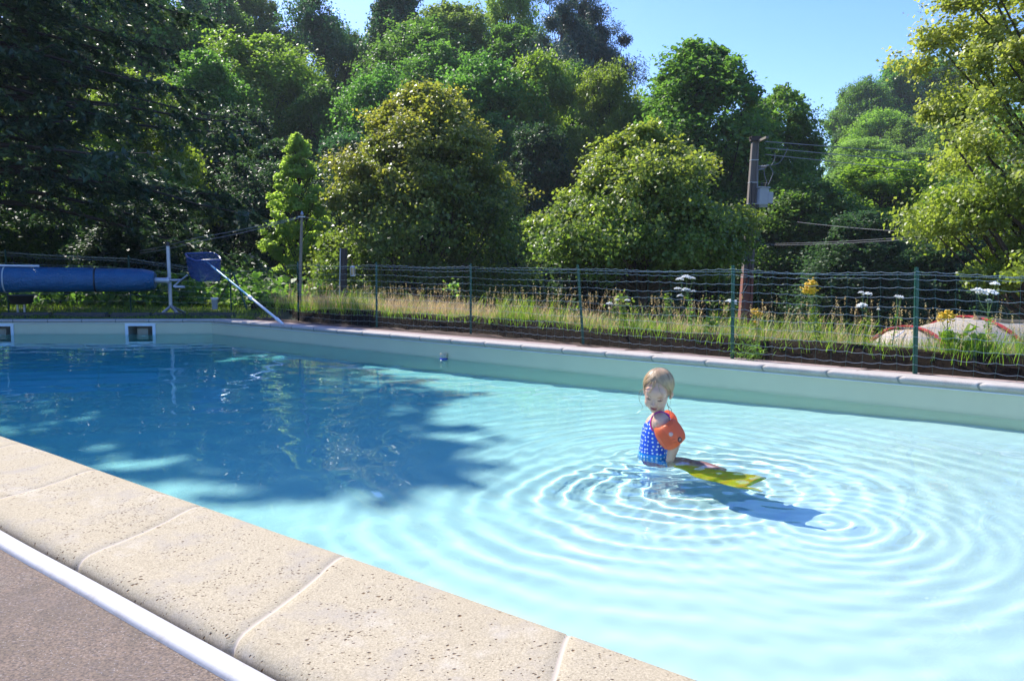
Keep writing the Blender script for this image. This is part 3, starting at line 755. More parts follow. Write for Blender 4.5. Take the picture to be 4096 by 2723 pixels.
M['wire'] = plain('green_wire_glint_pale', (.40, .45, .42), .3, .3, Coat_Weight=.6)  # horizontal wires: sun glints on the green wire put into a paler base colour
M['wire_dark'] = plain('dark_green_wire', (.06, .13, .10), .4, .2)
M['wood_grey'] = plain('weathered_wood', (.22, .19, .14), .85, var=.4, scale=15, bump=.5)
M['wood_dark'] = plain('dark_wood', (.06, .045, .035), .85, var=.5, scale=18, bump=.6)
M['cable'] = plain('cable_grey', (.22, .22, .22), .5)
M['cable_black'] = plain('cable_black', (.015, .015, .018), .5)

# ------------------------------------------------------------------ solar cover roller
r0, r1 = V(621, 1121, 14.4), V(-150, 1116, 13.75)
root = empty('cover_roller', G(684, 1257, -.03), 'blue bubble cover rolled on a metal roller stand at the far end of the pool', 'cover roller')
ax = (r1 - r0).normalized(); Lr = 5.0
def roller(a0, a1, ra, rb, n=64):
    mb = MB(); prof = []; N = 90; Lc = (a1 - a0).length; d = (a1 - a0).normalized(); mq = d.to_track_quat('Z', 'Y').to_matrix(); v = []; f = []
    for i in range(N + 1):
        s = i / N; r = ra + (rb - ra) * s
        if s < .045: r *= .72 + .28 * math.sqrt(s / .045)
        for k in range(n):
            t = 2 * math.pi * k / n
            w = 1 + .012 * math.sin(s * 38 + 3 * t) + .010 * math.sin(7 * t + s * 90) * math.sin(s * 60)
            sag = -.035 * r / .2 * (1 if math.sin(t) else 1) * 0
            p = a0 + d * (s * Lc) + mq @ Vector((r * w * math.cos(t), r * w * math.sin(t), 0)); v.append(p)
    for i in range(N):
        for k in range(n):
            k2 = (k + 1) % n; f.append((i * n + k, i * n + k2, (i + 1) * n + k2, (i + 1) * n + k))
    f.append(tuple(range(n))); mb.add(v, f); return mb
roller(r0, r0 + ax * Lr, .203, .262).build('cover_roll', M['blue_cover'], root)
ca = r0 - ax * .02
mb = MB(); mb.tube([r0 + ax * .1, r0 - ax * .22], .048, 14); mb.tube([r0 - ax * .2, r0 - ax * .25], .06, 14); mb.build('axle_sleeve', M['pale_metal'], root)
ce = V(724, 1121, 14.5)
mb = MB(); mb.tube([r0 - ax * .1, ce], .026, 12); mb.build('axle', M['grey_metal'], root)
pb, pt = G(684, 1256, -.03), V(671, 978, 14.5)
pt = V(671, 978, pb.y)
mb = MB(); mb.tube([pb + Vector((0, 0, .14)), pt], .034, 14); mb.build('post', M['pale_metal'], root)
mb = MB(); mb.tube([pt + Vector((0, 0, -.03)), pt + Vector((0, 0, .05))], .042, 14); mb.build('post_cap', M['black'], root)
for px in (642, 734):
    mb = MB(); g = G(px, 1268, -.02); mb.tube([pb + Vector((0, 0, .155)), Vector((g.x, g.y - .1, -.015))], .026, 10); mb.build('foot', M['grey_metal'], root)
mb = MB(); mb.tube([pb + Vector((0, 0, .155)), pb + Vector((.05, .5, 0))], .026, 10); mb.build('foot', M['grey_metal'], root)
k0, k1, k2, k3 = ce, V(749, 1101, 14.3), V(694, 1146, 14.3), V(739, 1148, 14.3)
mb = MB(); mb.tube([k1, V(722, 1122, 14.35), k2], .016, 8); mb.build('crank_arm', M['grey_metal'], root)
mb = MB(); mb.tube([k2, k3], .016, 8); mb.tube([V(700, 1147, 14.3), k3], .021, 10); mb.build('crank_handle', M['pale_metal'], root)
for s, mt, w_ in ((.97, M['black'], .014), (2.43, plain('pale_rope', (.45, .5, .5), .8), .012)):
    r = .203 + .059 * s / Lr; mq = ax.to_track_quat('Z', 'Y').to_matrix(); c = r0 + ax * s
    mb = MB(); mb.tube([c + ax * .03 * math.sin(t * .5) + mq @ Vector(((r + .004) * math.cos(t), (r + .004) * math.sin(t), 0)) for t in np.linspace(0, 6.2832, 41)], w_, 6, cap=False)
    mb.build('strap', mt, root)
e0 = V(157, 1064, 13.9); mb = MB(); mb.tube([e0, e0 + ax * 2.6 + Vector((0, 0, .01))], .017, 8); mb.build('edge_tube', M['white_pl'], root)

# ------------------------------------------------------------------ leaf net leaning up from the coping
g0 = G(1133, 1296, .012); g1 = V(822, 1044, 13.6); jt = g0.lerp(g1, .39)
root = empty('leaf_net', g0, 'blue pool leaf net on a long pole propped with its foot on the far coping', 'leaf net')
mb = MB(); mb.tube([g0.lerp(g1, .07), jt], .019, 12); mb.build('lower_pole', M['white_pl'], root)
mb = MB(); mb.tube([jt, g1], .0155, 12); mb.build('upper_pole', plain('aqua_pole', (.22, .55, .66), .35), root)
mb = MB(); dd = (g1 - g0).normalized(); mb.tube([jt - dd * .06, jt - dd * .05, jt + dd * .05, jt + dd * .06], [.022, .028, .028, .02], 14); mb.build('clamp', M['white_pl'], root)
mb = MB(); mb.tube([g0, g0.lerp(g1, .075)], [.016, .027], 12); mb.build('grip', M['white_pl'], root)
hp = [V(886, 1044 + 1, 13.55), V(857, 1015, 13.9), V(829, 1011, 14.0), V(741, 1015, 13.9), V(748, 1028, 13.7), V(782, 1043, 13.5), V(822, 1043, 13.45)]
hp = [V(883, 1036, 13.5), V(878, 1028, 13.6), V(858, 1013, 13.9), V(829, 1011, 14.0), V(745, 1014, 13.95), V(741, 1017, 13.9), V(750, 1029, 13.7), V(783, 1043, 13.45), V(822, 1041, 13.4), V(878, 1040, 13.45)]
mb = MB(); mb.tube(hp + [hp[0]], .016, 8, cap=False); mb.tube([g1, V(822, 1041, 13.4)], .02, 8); mb.build('frame', plain('navy_frame', (.03, .07, .22), .35), root)
m = NT('net_mesh_blue'); m.base((.02, .055, .17)); m.set(Roughness=.7)
tb = m.n('ShaderNodeBsdfTransparent'); mx = m.n('ShaderNodeMixShader'); mx.inputs[0].default_value = .62; m.l(tb.outputs[0], mx.inputs[1]); m.l(m.p.outputs[0], mx.inputs[2]); m.l(mx.outputs[0], m.out.inputs[0])
mb = MB(); n = len(hp); v = []; 
for lv, (sc_, dz) in enumerate([(1, 0), (.97, -.1), (.95, -.2), (.93, -.3), (.86, -.37), (.5, -.40), (.05, -.405)]):
    c = sum(hp, Vector()) / n
    for p in hp: q_ = c + (p - c) * sc_; v.append((q_.x - .0 + .03 * lv / 6, q_.y, q_.z + dz + .012 * math.sin(q_.x * 40 + lv)))
f = [(l * n + k, l * n + (k + 1) % n, (l + 1) * n + (k + 1) % n, (l + 1) * n + k) for l in range(6) for k in range(n)]
mb.add(v, f); mb.build('net_bag', m.m, root)

# ------------------------------------------------------------------ wire fence
FT = [V(x, t, b.y) for (x, y, t), b in zip(FP, FB)] + [FB[-1] + Vector((0, 0, .83))]
FT = [Vector((b.x + (t.x - b.x) * .6, b.y, t.z)) for t, b in zip(FT, FB)]
FT[3].x = FB[3].x - .07
LP = [G(925, 1243, -.03), G(524, 1247, -.03), G(35, 1249, -.03)]; LP.append(LP[-1] + (LP[-1] - LP[-2]))
def fence(name, base, top, label, mesh_h=.80, seed=1, rows=10, wire_r=.0017, hz_from=.10):
    root = empty(name, base[0], label, 'fence'); rng = rs(seed)
    for b, t in zip(base, top):
        mb = MB(); d = (t - b).normalized()
        mb.box((b + t) / 2, (.026, .026, (t - b).length + .06), d.to_track_quat('Z', 'Y').to_matrix(), .004); mb.box(b.lerp(t, .5) + Vector((.004, -.015, 0)), (.006, .022, (t - b).length), d.to_track_quat('Z', 'Y').to_matrix())
        mb.build('post', M['fence_green'], root, smooth=False)
    mb = MB(); mv = MB()
    for (b0, t0), (b1, t1) in zip(zip(base[:-1], top[:-1]), zip(base[1:], top[1:])):
        L = (b1 - b0).length; nv = max(2, int(L / .135)); n_ = nv * 4; hgt = [(t0 - b0).length, (t1 - b1).length]
        side = (b1 - b0).normalized(); nrm_ = Vector((side.y, -side.x, 0)) * .018
        def pt_(s, h):                     # s along 0..1, h 0..1 of the post
            return b0.lerp(b1, s).lerp(t0.lerp(t1, s), h) + nrm_
        rws = list(np.linspace(hz_from, .93, rows)) + [.965, .99]
        for ri, h in enumerate(rws):
            sagm = rng.normal() * .006 + .012; ph = rng.random() * 6
            P = []
            for i in range(n_ + 1):
                s = i / n_; k = (i % 4) / 4
                z = -.010 * math.sin(math.pi * k) * 1.0 + .006 * math.sin(ph + s * 9) - sagm * math.sin(math.pi * s) * (1 if h > .9 else .6)
                if h == .965: z = -.014 * math.sin(math.pi * s) 
                P.append(pt_(s, h) + Vector((0, 0, z)))
            mb.tube(P, wire_r * (1.15 if h > .95 else 1), 4, cap=False)
        for i in range(1, nv):
            s = i / nv; P = [pt_(s, h) + side * (.006 * rng.normal()) for h in np.linspace(.02, .985, 9)]
            mv.tube(P, wire_r * .7, 3, cap=False)
    mb.build('horizontal_wires', M['wire'], root); mv.build('vertical_wires', M['wire_dark'], root)
    return root
fence('wire_fence', FB, FT, 'green wire mesh fence on green metal posts along the far side of the pool')
LT = [p + Vector((0, 0, h)) for p, h in zip(LP, (.80, 1.10, 1.22, 1.2))]
f2 = fence('wire_fence', [FB[0]] + LP, [FT[0]] + LT, 'sagging green wire fence running behind the blue roller at the far left', rows=7, seed=4, hz_from=.2)
a = V(933, 1092, LP[0].y)
for px, py in ((862, 1225), (990, 1243)):
    mb = MB(); g = G(px, py, -.03); mb.tube([a, g], .019, 8); mb.build('brace', M['fence_green'], f2)

# dark ground fabric along the fence foot
m = NT('dark_ground_fabric'); m.base(m.mix(m.noise(6, 6), (.006, .005, .005), (.030, .020, .011))); m.p.inputs['Specular IOR Level'].default_value = .08; m.set(Roughness=.9); m.bump(m.noise(14, 6), .6, .03)
M['fabric'] = m.m
pts = [LP[0].lerp(FB[0], .25)] + FB; cum = [0]
for p, r in zip(pts[:-1], pts[1:]): cum.append(cum[-1] + (r - p).length)
def along(s):
    i = min(max(int(np.searchsorted(cum, s)) - 1, 0), len(pts) - 2); t = (s - cum[i]) / (cum[i + 1] - cum[i]); d = (pts[i + 1] - pts[i]).normalized()
    return pts[i].lerp(pts[i + 1], t), Vector((-d.y, d.x, 0))
sN = 420; prof = [(-.10, -.02), (.0, -.012), (.045, .01), (.08, .055), (.11, .10), (.15, .135), (.22, .15), (.34, .145)]
v = []
for i in range(sN):
    s = cum[-1] * i / (sN - 1); p, n = along(s)
    hgt = 1.05 - .35 * float(sst(-1, 3.5, p.x)) + .55 * float(vnoise(np.array([s * .8]), np.array([2.]), 8)[0]) + .25 * float(vnoise(np.array([s * 3]), np.array([5.]), 9)[0])
    for k, (o_, z_) in enumerate(prof):
        w_ = .05 * (float(vnoise(np.array([s * 2.2 + k * .5]), np.array([k * .8]), 12)[0]) - .5) + .02 * (float(vnoise(np.array([s * 8 - k]), np.array([k * 1.1]), 13)[0]) - .5)
        q_ = p + n * (o_ + .03 + w_); v.append((q_.x, q_.y, -.045 + max(0, z_ * hgt) + (.6 * w_ if k > 1 else 0)))
nk = len(prof); f = [(i * nk + k, i * nk + k + 1, (i + 1) * nk + k + 1, (i + 1) * nk + k) for i in range(sN - 1) for k in range(nk - 1)]
mb = MB(); mb.add(v, f); o = mb.build('ground_fabric', M['fabric'], origin=tuple(FB[2])); tag(o, 'dark brown ground cover fabric bunched along the foot of the wire fence', 'ground fabric')
# soil strip between fabric and deck
v = []
for i in range(160):
    p, n = along(cum[-1] * i / 159)
    for o_ in (-.32, -.2, -.05, .1): q_ = p + n * o_; v.append((q_.x, q_.y, -.040 + .035 * float(vnoise(np.array([q_.x * 9]), np.array([q_.y * 9]), 3)[0]) * (o_ > -.3) - (.0 if o_ > -.3 else .0)))
mb = MB(); mb.add(v, [(i * 4 + k, i * 4 + k + 1, (i + 1) * 4 + k + 1, (i + 1) * 4 + k) for i in range(159) for k in range(3)])
m = NT('soil'); m.base(m.mix(m.noise(30, 6), (.03, .018, .012), (.12, .07, .045))); m.set(Roughness=.95); m.bump(m.noise(80, 5), 1, .02)
o = mb.build('soil_strip', m.m); tag(o, kind='structure')

# ------------------------------------------------------------------ utility pole with transformer
D = 19.6
pt_, pm_, pb_ = V(3021, 562, D), V(3000, 1000, D), V(2976, 1330, D)
dn = (pb_ - pm_).normalized(); foot = pb_ + dn * ((pb_.z - gz(pb_.x, D) + .3) / -dn.z)
root = empty('utility_pole', foot, 'tall concrete utility pole with a reddish foot carrying a pale transformer box', 'utility pole')
def beam(a, b, wa, wb, n=1):
    mb = MB(); v = []
    for p, w_ in ((a, wa), (b, wb)):
        x, y = w_ / 2, w_ / 2 * .8; r_ = x * .42; dpt = y * .45
        v += [p + Vector(c) for c in ((-x, -y, 0), (-x + r_, -y, 0), (-x + r_ * 1.1, -y + dpt, 0), (x - r_ * 1.1, -y + dpt, 0), (x - r_, -y, 0), (x, -y, 0), (x, y, 0), (-x, y, 0))]
    mb.add(v, [(i, (i + 1) % 8, 8 + (i + 1) % 8, 8 + i) for i in range(8)] + [tuple(range(8)), tuple(range(15, 7, -1))]); return mb
m = NT('pole_concrete'); geo = m.coord(); sp_ = m.n('ShaderNodeSeparateXYZ'); m.l(geo, sp_.inputs[0])
c = m.mix(m.noise(4, 6, stretch=(6, 6, .6)), (.13, .11, .09), (.24, .205, .175))
c = m.mix(m.ramp(m.math('MULTIPLY_ADD', sp_.outputs[2], 1.0, -3.0), [(.0, (.75, .75, .75)), (.35, (0, 0, 0))]), c, (.30, .09, .06))
m.base(c); m.set(Roughness=.85); m.bump(m.noise(20, 5), .4, .01)
mb = beam(foot, pb_, .34, .30); mb2 = beam(pb_, pt_, .30, .16); mb.add(mb2.v, mb2.f); mb.build('pole', m.m, root, smooth=False)
for y in (640, 728, 812, 920, 1038, 1105): 
    mb = MB(); f_ = (y - 562) / (1330 - 562); c = pt_.lerp(pb_, f_); w_ = .16 + .14 * f_ + .014; mb.box(c, (w_, w_ * .8, .02), None, .003); mb.build('band', M['pale_metal'], root)
mb = MB(); mb.box(pt_ + Vector((0, 0, .03)), (.24, .2, .12), None, .01); mb.tube([pt_ + Vector((-.16, -.05, .05)), pt_ + Vector((-.05, 0, .05))], .03, 6); mb.build('pole_cap', M['wood_dark'], root)
mb = MB(); a_, b_ = V(3035, 566, D), V(3066, 551, D - .5); d_ = (b_ - a_).normalized(); mb.box((a_ + b_) / 2, (.07, .055, (b_ - a_).length + .1), d_.to_track_quat('Z', 'Y').to_matrix()); mb.build('crossarm', M['wood_grey'], root)
tc = V(3053, 790, D - .1)
mb = MB(); mb.box(tc + Vector((-.03, 0, .01)), (.24, .30, .42), Euler((0, .05, 0)), .02); mb.box(tc + Vector((.13, -.05, -.02)), (.13, .22, .28), Euler((0, .05, 0)), .012); mb.box(tc + Vector((-.02, 0, .23)), (.28, .33, .03), Euler((0, .05, 0)), .006); mb.box(tc + Vector((-.02, 0, -.225)), (.2, .22, .04), None, .006)
tf = mb.build('transformer', plain('transformer_paint', (.50, .52, .52), .45), root)
for dx, dy in ((-.06, -.06), (.02, 0), (.08, .06)):
    mb = MB()
    for k in range(4): mb.lathe(tc + Vector((dx, dy, .25 + k * .028)), [(.012, 0), (.027, .008), (.012, .022)], 10)
    mb.build('bushing', M['black'], tf)
mb = MB(); ic = V(3043, 668, D); 
for k in range(6): mb.lathe(ic + Vector((-.05 + k * .035, 0, 0)), [(.022, -.01), (.045, 0), (.022, .012)], 12, Vector((1, 0, .12)))
mb.tube([V(3030, 670, D), V(3075, 662, D)], .016, 8); mb.tube([V(3033, 680, D), V(3058, 676, D)], .014, 8); mb.build('insulator', plain('insulator_grey', (.25, .27, .3), .3), root)
mb = MB(); mb.tube([V(3031, 630, D), V(3028, 800, D)], .018, 6); mb.build('bracket', M['grey_metal'], root)
mb = MB()
mb.tube([V(3006, 730, D - .14), V(3004, 800, D - .15), V(3001, 900, D - .16), V(2997, 1060, D - .17), V(2994, 1130, D - .18), V(2975, 1168, D - .19), V(2965, 1172, D - .2)], .022, 6)
mb.build('cable', M['cable_black'], root)
mb = MB()
def sagc(a, b, sag, n=14): return [a.lerp(b, t) + Vector((0, 0, -sag * 4 * t * (1 - t))) for t in np.linspace(0, 1, n)]
for pl in (((3075, 662), (3110, 655), (3132, 632), (3152, 592)), ((3084, 663), (3098, 640), (3100, 612)), ((3056, 676), (3058, 700), (3066, 725), (3068, 735)), ((3080, 668), (3092, 690), (3084, 715), (3073, 740))):
    P = [V(x, y, D - .1) for x, y in pl]; Q = []
    for i in range(len(P) - 1):
        p0, p1, p2, p3 = P[max(i - 1, 0)], P[i], P[i + 1], P[min(i + 2, len(P) - 1)]
        for t in np.linspace(0, 1, 6)[:-1]: Q.append(.5 * ((2 * p1) + (p2 - p0) * t + (2 * p0 - 5 * p1 + 4 * p2 - p3) * t * t + (-p0 + 3 * p1 - 3 * p2 + p3) * t ** 3))
    mb.tube(Q + [P[-1]], .009, 5)
mb.build('jumper_wire', M['cable'], root)
# overhead lines
def line(pts, r, label, mat='cable', sag=.0, name='overhead_wire'):
    P = []
    for a, b in zip(pts[:-1], pts[1:]): P += sagc(a, b, sag, 12)
    mb = MB(); mb.tube(P, r, 4, cap=False); o = mb.build(name, M[mat], origin=tuple(pts[0])); return tag(o, label, 'overhead wire')
for k, (a, b, lb) in enumerate((((3060, 566), (3900, 632), 'highest wire crossing the V of sky right of the utility pole'), ((3060, 592), (3900, 668), 'middle wire crossing the V of sky right of the utility pole'), ((3062, 618), (3900, 708), 'lowest wire crossing the V of sky right of the utility pole'))):
    line([V(a[0], a[1], D), V(b[0], b[1], 42)], .016, lb)
line([V(3030, 975, D), V(3640, 948, 15), V(4300, 905, 12)], .008, 'upper of two low wires rising to the right from the utility pole', sag=.03)
line([V(3028, 981, D), V(3640, 957, 15), V(4300, 925, 12)], .008, 'lower of two low wires rising to the right from the utility pole', sag=.03)
line([V(3190, 888, 22), V(3600, 925, 17), V(4300, 945, 14)], .008, 'low dark wire slanting down to the right across the shaded trees', sag=.02)

# thin wooden wire pole
tp, tb_ = V(1208, 856, 13.6), V(1196, 1290, 13.6); tb_.z = -.1
root = empty('wire_pole', tb_, 'thin pale wooden pole with wires at its top beside the fence corner', 'pole')
mb = MB(); mb.tube([tb_, tb_.lerp(tp, .5), tp], [.031, .027, .022], 10); mb.build('pole', M['wood_grey'], root)
mb = MB(); mb.box(tp + Vector((0, -.02, -.05)), (.12, .03, .02)); mb.lathe(tp, [(.02, -.02), (.03, 0), (.004, .05)], 10); mb.build('top_fitting', M['grey_metal'], root)
line([tp + Vector((-.05, -.02, -.05)), V(786, 951, 15), V(560, 1003, 17)], .007, 'upper wire running left from the thin wooden pole', sag=.02)
line([tp + Vector((-.05, -.02, -.07)), V(786, 966, 15), V(560, 1012, 17)], .007, 'lower wire running left from the thin wooden pole', sag=.03)
line([tp + Vector((.05, -.02, -.05)), V(1330, 893, 15)], .007, 'short wire from the thin wooden pole into the centre maple', sag=.01)

# dark post and lantern
b_, t_ = V(1370, 1235, 17), V(1377, 993, 17); b_.z = gz(b_.x, 17) - .1
root = empty('wooden_post', b_, 'short dark round wooden post behind the fence below the centre maple', 'post')
mb = MB(); mb.tube([b_, b_.lerp(t_, .9), t_], [.075, .068, .066], 12); mb.build('post', M['wood_dark'], root)
mb = MB(); mb.tube([b_ + Vector((-.085, -.02, .3)), t_ + Vector((-.078, -.02, 0))], .014, 6); mb.build('metal_strip', M['pale_metal'], root)
lc = V(1411, 1086, 16.8)
root = empty('lantern', lc, 'small hanging lantern with a pale amber glass beside the dark wooden post', 'lantern')
mb = MB(); mb.lathe(lc, [(.05, .085), (.058, .09), (.03, .115), (.012, .125)], 8); mb.lathe(lc, [(.052, -.1), (.058, -.09), (.05, -.08)], 8)
for k in range(4): a_ = k * math.pi / 2 + .4; mb.tube([lc + Vector((.05 * math.cos(a_), .05 * math.sin(a_), -.09)), lc + Vector((.05 * math.cos(a_), .05 * math.sin(a_), .09))], .005, 4)
mb.build('cage', M['white_pl'], root)
mb = MB(); mb.lathe(lc, [(.04, -.085), (.045, 0), (.04, .085)], 10); mb.build('glass', plain('amber_glass', (.62, .42, .2), .2), root)
mb = MB(); mb.tube([V(1386, 1036, 16.8), V(1398, 1034, 16.8), V(1408, 1044, 16.8), lc + Vector((0, 0, .12))], .008, 5); mb.build('hanger', plain('rust', (.3, .13, .05), .8), root)

# bucket, tub, marker, float
c = V(859, 1228, 16.6); c.z = -.02; root = empty('white_bucket', c, 'white plastic bucket standing in the ferns left of the fence braces', 'bucket')
mb = MB(); mb.lathe(c, [(.055, 0), (.068, .22), (.07, .225)], 20); mb.build('body', plain('bucket_dull', (.42, .45, .45), .5), root)
mb = MB(); mb.lathe(c, [(.074, .2), (.078, .21), (.078, .245), (.07, .25)], 20); mb.build('rim', M['white_pl'], root)
c = V(86, 1216, 15.2); root = empty('black_tub', c, 'black plastic tub standing on the lawn under the blue cover roll', 'tub')
mb = MB(); mb.lathe(c, [(.14, -.0), (.17, .02), (.21, .16), (.215, .17), (.195, .17), (.16, .03)], 28)
for i, p in enumerate(mb.v): mb.v[i] = (c.x + (p[0] - c.x) * 1.1, p[1], p[2])
mb.build('basin', M['black'], root)
mb = MB(); mb.tube([c + Vector((.225 * 1.1 * math.cos(t), .225 * math.sin(t), .172)) for t in np.linspace(0, 6.2832, 30)], .009, 6, cap=False); mb.build('rim', plain('rim_grey', (.09, .1, .11), .35), root)
mb = MB(); mb.tube([c + Vector((.05, .0, 0)), c + Vector((.05, 0, -.2))], .02, 8); mb.tube([c + Vector((-.08, .0, 0)), c + Vector((-.08, 0, -.2))], .02, 8); mb.build('support', M['pale_metal'], root)
a_ = V(3142, 1372, 8.9); b_ = V(3158, 1300, 8.9)
mb = MB(); mb.add([a_ + Vector((-.02, 0, -.3)), a_ + Vector((.055, 0, -.3)), a_ + Vector((.055, .05, -.3)), a_ + Vector((-.02, .05, -.3)), b_ + Vector((-.012, 0, 0)), b_ + Vector((.012, 0, -.03)), b_ + Vector((.012, .03, -.03)), b_ + Vector((-.012, .03, 0))], [(0, 1, 5, 4), (1, 2, 6, 5), (2, 3, 7, 6), (3, 0, 4, 7), (4, 5, 6, 7), (3, 2, 1, 0)])
o = mb.build('stone_marker', plain('pale_stone', (.5, .47, .4), .9, var=.3, scale=20, bump=.4), origin=tuple(a_), smooth=False); tag(o, 'small pale pointed stone marker in the grass behind the fence, right of the utility pole', 'marker post')
c = G(1775, 1436, ZW); root = empty('pool_float', c, 'small blue and clear pool float drifting beside the far wall', 'pool float')
mb = MB(); mb.lathe(c, [(.03, -.015), (.05, -.008), (.053, .004), (.045, .014), (.03, .016)], 24); mb.build('ring', plain('float_blue', (.02, .06, .35), .3), root)
m = NT('clear_plastic'); m.base((.7, .68, .55)); m.set(Roughness=.1, Alpha=.45)
mb = MB(); mb.lathe(c, [(.03, .012), (.04, .016), (.044, .05), (.05, .054), (.047, .06), (.02, .058)], 18); mb.build('dome', m.m, root)
mc_ = plain('float_cream', (.6, .5, .3), .4)
for dx in (.035, -.035): mb = MB(); mb.lathe(c + Vector((dx, -.01, 0)), [(.012, .05), (.012, .071), (.004, .075)], 8); mb.build('knob', mc_, root)

# ------------------------------------------------------------------ tent
tz = -.95; c1 = Vector(((3640 - CX) / F_PX * 8.8, 8.8, tz)); axd = Vector((.88, .47, 0)).normalized(); lat = Vector((-axd.y, axd.x, 0))
root = empty('tent', c1, 'low cream tent with red trimmed arches behind the fence at the right', 'tent')
secs = [(-.95, .35, .03), (-.75, .55, .42), (-.45, .68, .82), (-.2, .74, 1.02), (0, .76, 1.13), (.2, .80, 1.12), (.5, .86, 1.15), (.8, .92, 1.19), (1.0, .95, 1.215), (1.15, .96, 1.205), (1.3, .97, 1.18), (1.6, .97, 1.15), (2.1, .96, 1.13), (2.7, .93, 1.14), (3.4, .85, 1.08), (4.0, .7, .7)]
v = []; nn = 26; at = []
for s, a_, h in secs:
    for k in range(nn + 1):
        t = math.pi * k / nn; w_ = .012 * math.sin(s * 21 + k * 1.7) * (math.sin(t) ** .5 if t > 0 else 0)
        p = c1 + axd * s + lat * (-a_ * math.cos(t)) ; p.z = tz + h * math.sin(t) ** .86 * (1) + w_ if 0 < t < math.pi - 1e-6 else tz
        v.append(p)
f = [(i * (nn + 1) + k, i * (nn + 1) + k + 1, (i + 1) * (nn + 1) + k + 1, (i + 1) * (nn + 1) + k) for i in range(len(secs) - 1) for k in range(nn)]
m = NT('tent_cloth'); m.base(m.mix(m.noise(5, 4), (.52, .44, .34), (.62, .54, .43))); m.set(Roughness=.7); m.bump(m.noise(4, 4, stretch=(1, 1, 5)), .4, .03)
tr_ = m.n('ShaderNodeBsdfTranslucent'); tr_.inputs[0].default_value = (.6, .52, .38, 1); mx = m.n('ShaderNodeMixShader'); mx.inputs[0].default_value = .3; m.l(m.p.outputs[0], mx.inputs[1]); m.l(tr_.outputs[0], mx.inputs[2]); m.l(mx.outputs[0], m.out.inputs[0])
mb = MB(); mb.add(v, f); mb.build('flysheet', m.m, root)
M['red_trim'] = plain('red_trim', (.55, .05, .05), .6)
def arch(s, a_, h, wd, name, mat):
    mb = MB(); v = []
    for k in range(33):
        t = math.pi * (k / 32)
        for e in (-wd, wd):
            p = c1 + axd * (s + e) + lat * (-(a_ + .012) * math.cos(t)); p.z = tz + (h + .014) * max(math.sin(t), 0) ** .86; v.append(p)
    for k in range(33):
        t = math.pi * (k / 32)
        for e in (-wd, wd):
            p = c1 + axd * (s + e) + lat * (-(a_ + .026) * math.cos(t)); p.z = tz + (h + .03) * max(math.sin(t), 0) ** .86; v.append(p)
    f = []
    for k in range(32):
        i = 2 * k; f += [(i, i + 1, i + 3, i + 2), (66 + i, 66 + i + 1, 66 + i + 3, 66 + i + 2), (i, i + 2, 68 + i, 66 + i), (i + 1, i + 3, 69 + i, 67 + i)]
    mb.add(v, f); mb.build(name, mat, root)
arch(0, .765, 1.13, .032, 'red_arch', M['red_trim']); arch(1.08, .962, 1.21, .03, 'red_arch', M['red_trim'])
mb = MB(); P = []
for s, a_, h in secs[8:]: P.append(c1 + axd * s + Vector((0, 0, h + .0)) - lat * .14)
for e_ in (0,): mb.tube(P, .035, 6)
mb.build('ridge_flap', plain('tan_cloth', (.40, .27, .14), .8), root)
mb = MB(); v = []
for s in (1.75, 2.05, 2.35):
    for t in (.9, 1.0, 1.1):
        p = c1 + axd * s + lat * (-.985 * math.cos(t)); p.z = tz + 1.165 * math.sin(t) ** .86 + .01; v.append(p)
mb.add(v, [(i * 3 + k, i * 3 + k + 1, (i + 1) * 3 + k + 1, (i + 1) * 3 + k) for i in range(2) for k in range(2)]); mb.build('window', plain('tent_window_blue', (.16, .22, .42), .4), root)
mb = MB(); mb.tube([V(3560, 1364, 8.6), V(3618, 1322, 8.75)], .007, 6); mb.build('guy_line', M['white_pl'], root)

# ------------------------------------------------------------------ grass, flowers, ferns
def blades(name, P, h, lean, width, mat, rng, kind='stuff', var=None, dirv=None):
    n = len(P); a = rng.random(n) * 6.283; d = np.stack([np.cos(a), np.sin(a), np.zeros(n)], 1)
    sd = np.stack([-np.sin(a + rng.normal(size=n) * .5), np.cos(a), np.zeros(n)], 1)
    h = h[:, None]; l = lean[:, None] * h; w_ = width[:, None] if hasattr(width, '__len__') else width
    up = np.array([0, 0, 1.0])
    lv = [P, P + up * h * .45 + d * l * .25, P + up * h * .8 + d * l * .65, P + up * h * (.95) + d * l * 1.15]
    ws = [1, .8, .5, .08]
    v = np.stack([x for p, q_ in zip(lv, ws) for x in (p - sd * w_ * q_ / 2, p + sd * w_ * q_ / 2)], 1).reshape(-1, 3)
    b = (np.arange(n) * 8)[:, None]
    q = np.concatenate([b + np.array([[2 * k, 2 * k + 1, 2 * k + 3, 2 * k + 2]]) for k in range(3)], 0)
    va = np.tile(var if var is not None else rng.random(n), 3)
    o = np_mesh(name, v, q, mat, None, {'var': ('FACE', va)}); tag(o, kind=kind)
    return o, lv[3]
M['grass_green'] = leaf_mat('grass_green', (.05, .11, .015), (.14, .24, .03), None, .5, .4)
M['grass_dry'] = leaf_mat('grass_dry', (.22, .17, .075), (.42, .34, .17), None, .6, .35)
M['fern'] = leaf_mat('fern_fronds', (.14, .22, .04), (.30, .38, .10), None, .5, .45)
rng = rs(77)
def band(n, o0, o1, s0=0.0, s1=1.0):
    s = cum[-1] * (s0 + (s1 - s0) * rng.random(n)); o_ = o0 + (o1 - o0) * rng.random(n) ** 1.2
    P = np.array([list(along(a)[0] + along(a)[1] * b) for a, b in zip(s, o_)]); P[:, 2] = ground_z(P[:, 0], P[:, 1]) - .02
    P[:, 2] = np.where(o_ < .40, np.maximum(P[:, 2], .09 - .05 * sst(-1, 3.5, P[:, 0]) + .04 * np.minimum(o_ / .25, 1)), P[:, 2]); return P, s, o_
P, s, o_ = band(26000, .13, 3.0)
